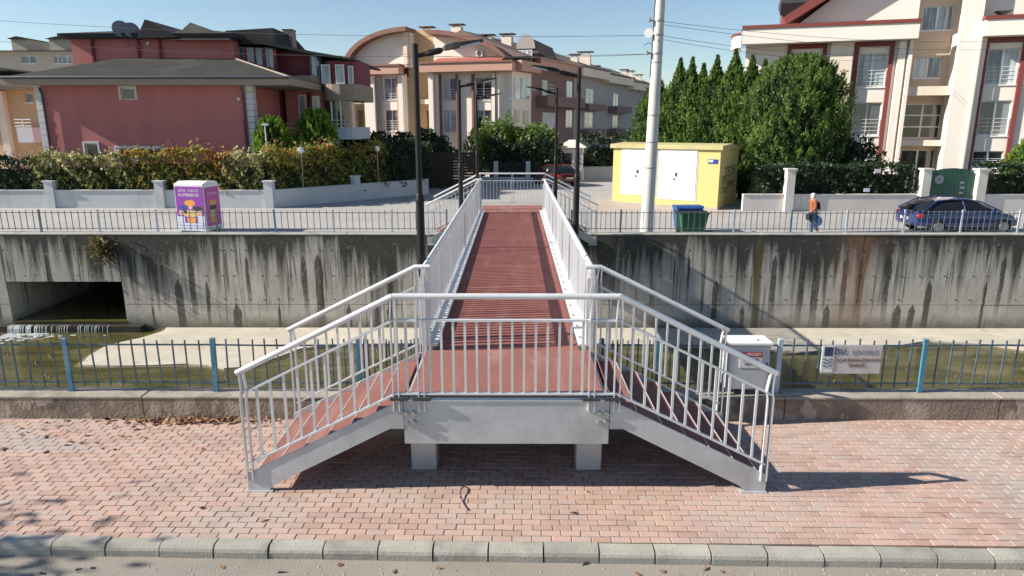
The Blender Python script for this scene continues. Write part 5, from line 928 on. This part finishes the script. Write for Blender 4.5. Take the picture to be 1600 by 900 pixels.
conifer('thuja_tree', 'yellow-green pointed conifer beyond the gate pillar', V(1612, 240, 36).x, 36, 0, V(1600, 195, 36).z, 1.1, 'leaf_thuja_lime', 16000, .8, .14, .24)
hedge('clipped_hedge', 'dark clipped hedge on the cream wall between tall pillar and gate', (gr(1180), 34.8), (gr(1432), 34.8), 1.2, .5, 1.72, 'leaf_dark', 190, .17, .05)
hedge('clipped_hedge', 'green clipped hedge on the cream wall past the gate', (gr(1537), 34.8), (46, 34.8), 1.2, .5, 1.75, 'leaf_dark', 150, .17, .05)
q = V(1335, 245, 36.8); roundtree('garden_shrub', 'dark shrub at the foot of the cream building beside the big thuja', q.x, 36.8, 0, 1.3, 1.0, 1.5, 'leaf_dark', 2600, .22)
for px, py in ((1371, 267), (1354, 297)):
    q = V(px, py, 34.1); tag(MB().box(q.x-.15, q.x+.13, 34.05, 34.08, q.z-.08, q.z+.09).build('hedge_notice', 'art_pale'), 'small pale notice fixed on the dark clipped hedge, '+('near its top' if py < 280 else 'just above the cream wall'), 'notice', 'notices on the hedge')
# globe garden lamps
for px, py, Y in ((470, 235, 36.6), (589, 232, 40)):
    q = V(px, py, Y); t_ = thing('globe_lamp', 'white globe garden lamp rising over the hedge '+('below the round thujas' if px < 500 else 'in front of the arched gable'), 'lamp', (q.x, Y, 0), 0, 'globe lamps behind the hedge'); MB().tube([(0, 0, 0), (0, 0, q.z-.15)], .03, 8).build('stem', 'steel_grey', t_); MB().lathe([(.06, -.17), (.14, -.1), (.17, 0), (.14, .1), (.05, .165)], (0, 0, q.z), 14).build('globe', 'lamp_white', t_)
q = V(415, 210, 36.3); t_ = thing('garden_lamp', 'thin pale lamp pole in front of the round thuja', 'lamp', (q.x, 36.3, 0)); zt_ = V(415, 196, 36.3).z; MB().tube([(0, 0, 0), (0, 0, zt_)], .03, 8).build('stem', 'quoin', t_); box('head', 'quoin', t_, -.14, .16, -.1, .1, zt_, zt_+.1)
# dark slatted gate and fence closing the side street
sg = thing('timber_fence', 'dark brown slatted gate and fence closing off the side street', 'fence', (V(672, 290, 46).x, 46, 0)); wd = V(742, 290, 46).x-V(672, 290, 46).x; hz = V(700, 240, 46).z
for k in range(12): box('slat', 'timber_dark', sg, 0, wd, 0, .03, .1+k*hz/12, .1+(k+1)*hz/12-.03)
for k in range(5): box('post', 'timber_dark', sg, wd*k/4-.06, wd*k/4+.06, .031, .12, 0, hz+.1)
sg = thing('low_fence', 'dark metal fence with pale pillars below the tall hedge', 'fence', (V(742, 290, 50.5).x, 50.5, 0)); wd = V(845, 290, 50.5).x-V(742, 290, 50.5).x
box('wall', 'garden_wall', sg, 0, wd, 0, .15, 0, .45)
for k in range(36): box('bar', 'dark_metal', sg, wd*k/36, wd*k/36+.03, .05, .08, .45, 1.5)
for px in (775, 825): xx = V(px, 290, 50.4).x-V(742, 290, 50.5).x; box('pillar', 'garden_wall', sg, xx-.16, xx+.16, -.15, -.001, 0, 1.6)
# guard booth
bo = thing('guard_booth', 'small cream guard booth with dark window and hipped roof', 'booth', (V(893, 265, 53.5).x, 53.5, 0), math.radians(-8))
wall_holes(bo, 'cream_pale', -.9, .9, 0, 2.5, [(-.75, .1, .95, 2.15), (.25, .75, .1, 2.1)], -.8, .1); box('body', 'cream_pale', bo, -.9, .9, -.69, .9, 0, 2.49)
window(bo, (-.75, .1, .95, 2.15), -.8, 1, 1, False, 'pane_dark', inset=.02); window(bo, (.25, .75, .1, 2.1), -.8, 1, 2, False, 'pane_mid', inset=.02, name='door', sill=False); box('side_window', 'pane_dark', bo, .9, .92, -.5, .5, .95, 2.1)
poly('roof', 'cream', bo, [(-1.15, -1.05, 2.5), (1.15, -1.05, 2.5), (1.15, 1.15, 2.5), (-1.15, 1.15, 2.5), (-.25, 0, 3.05), (.25, 0, 3.05)], [(0,1,5,4),(1,2,5),(2,3,4,5),(3,0,4),(0,3,2,1)])
gwall('low white wall in front of the dark hedge by the guard booth', [(V(908, 275, 55).x, 55), (V(965, 275, 55).x, 55)], .9, 'garden_wall')
# reddish paving in front of the kiosk
P_ = [G(905, 322), G(950, 314), G(1135, 331), G(1125, 336), G(940, 331)]; struct(MB().prism([(p.x, p.y) for p in P_], 'z', -.1, .006).build('kiosk_paving', 'stone_pave'))
# weed on the wall, fallen leaves
wv_ = V(163, 388, YW); wt = thing('wall_weed', 'yellowing weed tuft growing out of the stained canal wall', 'plant', (wv_.x, YW, wv_.z)); n = 420
v_ = rng.normal(0, 1, (n, 3))*np.array([.26, .1, .24])+np.array([0, -.16, .02]); D_ = v_*np.array([1, 1, .3])+np.array([0, -.1, -.15])+rng.normal(0, .15, (n, 3)); leaves('foliage', v_, D_, rng.normal(0, 1, (n, 3)), .2*(.5+rnd(n)), .03+.04*rnd(n), 'leaf_weed', rnd(n), wt)
MB().tube([(0, .05, 0), (0, -.1, .05), (.05, -.18, -.1)], .015, 6).build('stem', 'bark', wt)
def litter(name, pts, mt='leaf_dry'):
    C_ = np.array(pts); n = len(C_); D_ = rng.normal(0, 1, (n, 3))*np.array([1, 1, .35]); N_ = rng.normal(0, .35, (n, 3))+np.array([0, 0, 1.]); return tag(leaves(name, C_, D_, N_, .05+.06*rnd(n), .035+.035*rnd(n), mt, rnd(n)), kind='stuff')
pts = [(random.gauss(-4.6, .55), 9.19-abs(random.gauss(0, .09)), random.uniform(.012, .05)) for _ in range(230)]+[(random.gauss(-5.2, 1.2), 9.1-abs(random.gauss(0, .45)), .014) for _ in range(40)]+[(random.uniform(-6, 6), random.uniform(6.3, 9.1), .012) for _ in range(14)]
litter('fallen_leaves', pts); litter('gutter_leaves', [(random.uniform(-6, 6), random.uniform(4.9, 6.05), -.118) for _ in range(120)])
gvl = MB()
for _ in range(420):
    x, y, r_ = random.uniform(-6, 6), 5.98-abs(random.gauss(0, .35)), random.uniform(.004, .014); gvl.add([(x-r_, y, -.13), (x, y-r_, -.13), (x+r_, y, -.13), (x, y+r_, -.13), (x, y, -.13+r_)], [(0,1,4),(1,2,4),(2,3,4),(3,0,4)])
tag(gvl.build('gutter_grit', 'coping'), kind='stuff')
# street trees on the near verge, outside the frame, whose shade reaches the kerb
def street_tree(label, x, y, h, r_, n):
    t_ = thing('street_tree', label, 'tree', (x, y, -.13)); m_ = MB().tube([(0, 0, 0), (.05, 0, h*.3), (0, .05, h*.6)], [.16, .12, .08], 10)
    for k in range(7): a = k*.9; m_.tube([(0, 0, h*(.35+.04*k)), (r_*.5*math.cos(a), r_*.5*math.sin(a), h*(.55+.04*k)), (r_*.9*math.cos(a), r_*.9*math.sin(a), h*(.68+.04*k))], [.06, .04, .015], 6)
    m_.build('trunk', 'bark', t_); v_ = rng.normal(0, .45, (n, 3))*np.array([r_, r_, r_*.7])+np.array([0, 0, h*.78])
    leaves('crown', v_, rng.normal(0, 1, (n, 3)), rng.normal(0, 1, (n, 3)), .14+.1*rnd(n), .1+.06*rnd(n), 'leaf_autumn', rnd(n), t_)
street_tree('thin autumn street tree on the near road verge', -13.6, 4.6, 5.4, 1.6, 1500)
# ------------------------------------------------------------------ cars
def car(label, x, y, rz, paint, loc_z=0):
    t_ = thing('parked_car', label, 'car', (x, y, loc_z), rz, None)
    # stations along length (front = +x): x, half width, sill z, belt z, hood/roof crown
    body = [(-2.18, .62, .42, .72, .76), (-2.12, .78, .3, .86, .92), (-1.8, .86, .24, .92, .98), (-1.0, .89, .2, .93, .97), (0, .9, .2, .92, .95), (.9, .89, .2, .9, .96), (1.3, .88, .22, .86, .93), (1.8, .84, .24, .76, .82), (2.1, .74, .3, .64, .68), (2.2, .55, .4, .56, .58)]
    vs_, fs_ = [], []
    for X, w, zs, zb, zc in body:
        sec = [(w*.86, zs), (w*.98, zs+.1), (w, (zs+zb)/2+.02), (w*.97, zb-.03), (w*.9, zb+.01), (w*.5, zc), (0, zc+.01)]
        vs_ += [(X, -a, z) for a, z in sec]+[(X, a, z) for a, z in sec[-2::-1]]
    k = 13
    for i in range(len(body)-1): fs_ += [(i*k+j, i*k+j+1, (i+1)*k+j+1, (i+1)*k+j) for j in range(k-1)]+[(i*k+k-1, i*k, (i+1)*k, (i+1)*k+k-1)]
    fs_ += [tuple(range(k)), tuple(range((len(body)-1)*k, len(body)*k))[::-1]]
    m_ = MB(); m_.sm = True; m_.add(vs_, fs_).build('body', paint, t_).modifiers.new('sub', 'SUBSURF').render_levels = 2
    gh = [(-2.0, .72, .93, .95), (-1.75, .74, .92, 1.18), (-1.35, .74, .92, 1.38), (-.8, .74, .92, 1.44), (-.1, .74, .92, 1.44), (.4, .73, .92, 1.36), (.9, .74, .91, 1.12), (1.25, .74, .9, .93)]
    vs_, fs_ = [], []
    for X, w, zb, zr in gh:
        wr = w*.76+(w*.2)*(1.44-zr); sec = [(w+.1, zb-.02), ((w+.1+wr)/2+.03, (zb+zr)/2), (wr+.02, zr-.05), (wr*.7, zr), (0, zr+.015)]
        vs_ += [(X, -a, z) for a, z in sec]+[(X, a, z) for a, z in sec[-2::-1]]
    k = 9
    for i in range(len(gh)-1): fs_ += [(i*k+j, i*k+j+1, (i+1)*k+j+1, (i+1)*k+j) for j in range(k-1)]
    m_ = MB(); m_.sm = True; m_.add(vs_, fs_).build('glazing', 'car_glass', t_)
    vr, fr = [], []
    for X, w, zb, zr in gh[2:6]:
        wr = w*.76+(w*.2)*(1.44-zr)
        for a, z in ((wr+.028, zr-.045), (wr*.72, zr+.008), (0, zr+.024), (-wr*.72, zr+.008), (-wr-.028, zr-.045)): vr.append((X, a, z))
    for i in range(3): fr += [(i*5+j, i*5+j+1, i*5+6+j, i*5+5+j) for j in range(4)]
    m_ = MB(); m_.sm = True; m_.add(vr, fr).build('roof', paint, t_)
    for s in (-1, 1):
        m_ = MB()
        pl = [(-1.98, .85*s, .94), (-1.36, .63*s, 1.36), (-.8, .6*s, 1.415), (-.1, .6*s, 1.415), (.4, .62*s, 1.34), (1.22, .83*s, .93)]
        m_.tube([Vector(p)+Vector((0, s*.012, .01)) for p in pl], .03, 6).tube([(-.25, .845*s, .93), (-.3, .6*s, 1.4)], .028, 6).build('pillar', paint, t_)
        MB().tube([(-1.9, .865*s, .955), (-.3, .885*s, .955), (1.15, .87*s, .935)], .012, 5).build('belt_trim', 'chrome', t_)
        MB().hexa([(.72, .86*s, .93), (.92, .86*s, .93), (.92, 1.02*s, .95), (.75, 1.02*s, .95)], [(.74, .86*s, 1.04), (.9, .86*s, 1.03), (.9, 1.02*s, 1.06), (.76, 1.02*s, 1.07)]).build('mirror', paint, t_)
        MB().hexa([(-2.17, .5*s, .7), (-2.1, .8*s, .7), (-1.95, .84*s, .72), (-1.98, .6*s, .72)], [(-2.14, .5*s, .84), (-2.08, .79*s, .86), (-1.93, .85*s, .86), (-1.95, .6*s, .86)]).build('tail_light', 'lamp_red', t_)
        MB().hexa([(2.1, .48*s, .56), (2.04, .7*s, .56), (1.85, .81*s, .6), (1.9, .5*s, .6)], [(2.06, .48*s, .65), (2.0, .72*s, .68), (1.8, .82*s, .74), (1.85, .5*s, .74)]).build('headlight', 'lamp_white', t_)
        for X in (-1.32, 1.35):
            w_ = MB().tube([(X, s*.7, .31), (X, s*.86, .31), (X, s*.885, .31)], [.31, .315, .28], 24).build('wheel', 'tyre', t_); MB().tube([(X, s*.87, .31), (X, s*.9, .31)], [.2, .19], 16).build('rim', 'rim', w_)
        for X in (-.3, .75): MB().tube([(X, s*.898, .88), (X+.01, s*.905, .55), (X-.02, s*.89, .28)], .004, 4).build('door_gap', 'rubber', t_)
    box('number_plate', 'frame_white', t_, -2.2, -2.185, -.26, .26, .55, .66); return t_
car('dark blue hatchback parked behind the canal fence', V(1497, 350, 27.3).x, 27.45, math.radians(2), 'car_blue').scale = (.98, 1, .93)
car('dark red car standing in the shade by the guard booth', V(866, 275, 50).x, 49.3, math.radians(115), 'car_red')
# ------------------------------------------------------------------ walking person
def skin(name, verts, edges, radii, mt, parent, sub=2, root=0):
    me = bpy.data.meshes.new(name); me.from_pydata(verts, edges, []); o = bpy.data.objects.new(name, me); COL.objects.link(o)
    md = o.modifiers.new('s', 'SKIN'); sv = me.skin_vertices[0].data if me.skin_vertices else None
    if sv is None: bm = bmesh.new(); bm.from_mesh(me); bm.verts.layers.skin.verify(); bm.to_mesh(me); bm.free(); sv = me.skin_vertices[0].data
    for i, r_ in enumerate(radii): sv[i].radius = r_ if isinstance(r_, tuple) else (r_, r_); sv[i].use_root = (i == root)
    o.modifiers.new('d', 'SUBSURF').levels = sub
    ev = bpy.data.meshes.new_from_object(o.evaluated_get(bpy.context.evaluated_depsgraph_get())); bpy.data.objects.remove(o); ev.materials.clear(); ev.materials.append(MATS[mt]); ev.name = name
    ev.polygons.foreach_set('use_smooth', [True]*len(ev.polygons)); return link(bpy.data.objects.new(name, ev), parent)
pe = thing('person', 'person in rust jacket and pale headscarf walking with a blue bag', 'person', (V(1268, 361, 26.3).x, 26.3, 0), 0)
# faces -X; one body from feet to head with fingers, then clothing as children
bv_ = [(0, 0, .86), (0, 0, 1.05), (-.03, 0, 1.24), (-.05, 0, 1.36), (-.075, 0, 1.42), (-.1, 0, 1.5), (-.11, 0, 1.58),
       (.0, -.09, .84), (-.1, -.1, .47), (-.06, -.1, .09), (-.2, -.1, .04), (.0, .09, .84), (.06, .1, .48), (.27, .1, .15), (.19, .1, .045),
       (-.04, -.18, 1.33), (-.02, -.22, 1.08), (-.2, -.2, .93), (-.26, -.19, .9), (-.04, .18, 1.33), (.1, .22, 1.1), (.14, .22, .88), (.15, .22, .81)]
be = [(0,1),(1,2),(2,3),(3,4),(4,5),(5,6),(0,7),(7,8),(8,9),(9,10),(0,11),(11,12),(12,13),(13,14),(3,15),(15,16),(16,17),(17,18),(3,19),(19,20),(20,21),(21,22)]
brd = [.13, .12, .13, .11, .05, .085, .075, .095, .06, .04, .032, .095, .06, .04, .032, .055, .042, .032, .03, .055, .042, .032, .03]
for hx, hy, hz, sg_ in ((-.26, -.19, .9, -1), (.15, .22, .81, 1)):
    base = 18 if sg_ < 0 else 22
    for k in range(4):
        i = len(bv_); bv_ += [(hx-.03+.018*k*(1 if sg_ > 0 else 0)-(.03 if sg_ < 0 else 0), hy+sg_*0+(.018*k-.027 if sg_ < 0 else 0), hz-.03-(.05 if sg_ > 0 else 0)), (hx-.02+.018*k*(1 if sg_ > 0 else 0)-(.05 if sg_ < 0 else 0), hy+(.018*k-.027 if sg_ < 0 else -.03), hz-.05-(.05 if sg_ > 0 else 0))]; be += [(base, i), (i, i+1)]; brd += [.009, .008]
    i = len(bv_); bv_ += [(hx-.04, hy-.03*sg_, hz+.005), (hx-.07, hy-.035*sg_, hz-.02)]; be += [(base, i), (i, i+1)]; brd += [.011, .009]
skin('body', bv_, be, brd, 'skin', pe)
skin('trousers', [(0, 0, .93), (0, -.09, .84), (-.1, -.1, .47), (-.06, -.1, .11), (0, .09, .84), (.06, .1, .48), (.26, .1, .17)], [(0,1),(1,2),(2,3),(0,4),(4,5),(5,6)], [.15, .115, .085, .075, .115, .085, .075], 'jeans', pe)
skin('jacket', [(0, 0, .84), (0, 0, 1.05), (-.03, 0, 1.25), (-.055, 0, 1.37), (-.07, 0, 1.42), (-.04, -.18, 1.33), (-.02, -.225, 1.08), (-.19, -.2, .94), (-.04, .18, 1.33), (.1, .225, 1.1), (.14, .22, .9)], [(0,1),(1,2),(2,3),(3,4),(3,5),(5,6),(6,7),(3,8),(8,9),(9,10)], [.165, .15, .155, .13, .07, .078, .062, .05, .078, .062, .05], 'jacket', pe, root=1)
skin('headscarf', [(-.07, 0, 1.41), (-.07, 0, 1.5), (-.075, 0, 1.585), (-.085, 0, 1.63)], [(0,1),(1,2),(2,3)], [.1, .1, .105, .06], 'scarf', pe)
for yy, zz in ((-.035, 1.565), (.035, 1.565)): MB().lathe([(.004, -.008), (.01, 0), (.004, .008)], (-.186, yy, zz), 8).build('eye', 'bag_black', pe)
MB().hexa([(-.18, -.014, 1.52), (-.18, .014, 1.52), (-.215, .012, 1.525), (-.215, -.012, 1.525)], [(-.178, -.008, 1.57), (-.178, .008, 1.57), (-.185, .006, 1.57), (-.185, -.006, 1.57)]).build('nose', 'skin', pe); MB().tube([(-.178, -.025, 1.495), (-.186, 0, 1.493), (-.178, .025, 1.495)], .006, 6).build('mouth', 'sign_red', pe)
for pts_ in ([(-.02, -.1, .04), (-.12, -.1, .045), (-.24, -.1, .035)], [(.3, .1, .13), (.25, .1, .06), (.17, .1, .035)]): MB().tube(pts_, [.045, .05, .035], 10).build('shoe', 'shoe', pe)
tag(bevel(MB().hexa([(-.33, -.3, .62), (-.2, -.3, .62), (-.2, -.12, .62), (-.33, -.12, .62)], [(-.35, -.32, .86), (-.18, -.32, .86), (-.18, -.1, .86), (-.35, -.1, .86)]).build('hand_bag', 'bag_black', None, pe.location), .02), 'small black bag held in front by the walking person', 'bag')
tag(MB().lathe([(.05, -.24), (.2, -.17), (.25, -.02), (.2, .12), (.06, .2), (.03, .27)], (.22, .22, .55), 14).build('carrier_bag', 'bag_blue', None, pe.location), 'round blue carrier bag hanging behind the walking person', 'bag')
tag(bevel(MB().hexa([(.12, -.13, 1.0), (.24, -.12, 1.0), (.24, .12, 1.0), (.12, .13, 1.0)], [(.09, -.12, 1.3), (.18, -.1, 1.3), (.18, .1, 1.3), (.09, .12, 1.3)]).build('backpack', 'bag_black', None, pe.location), .03), 'small dark backpack on the back of the walking person', 'backpack')
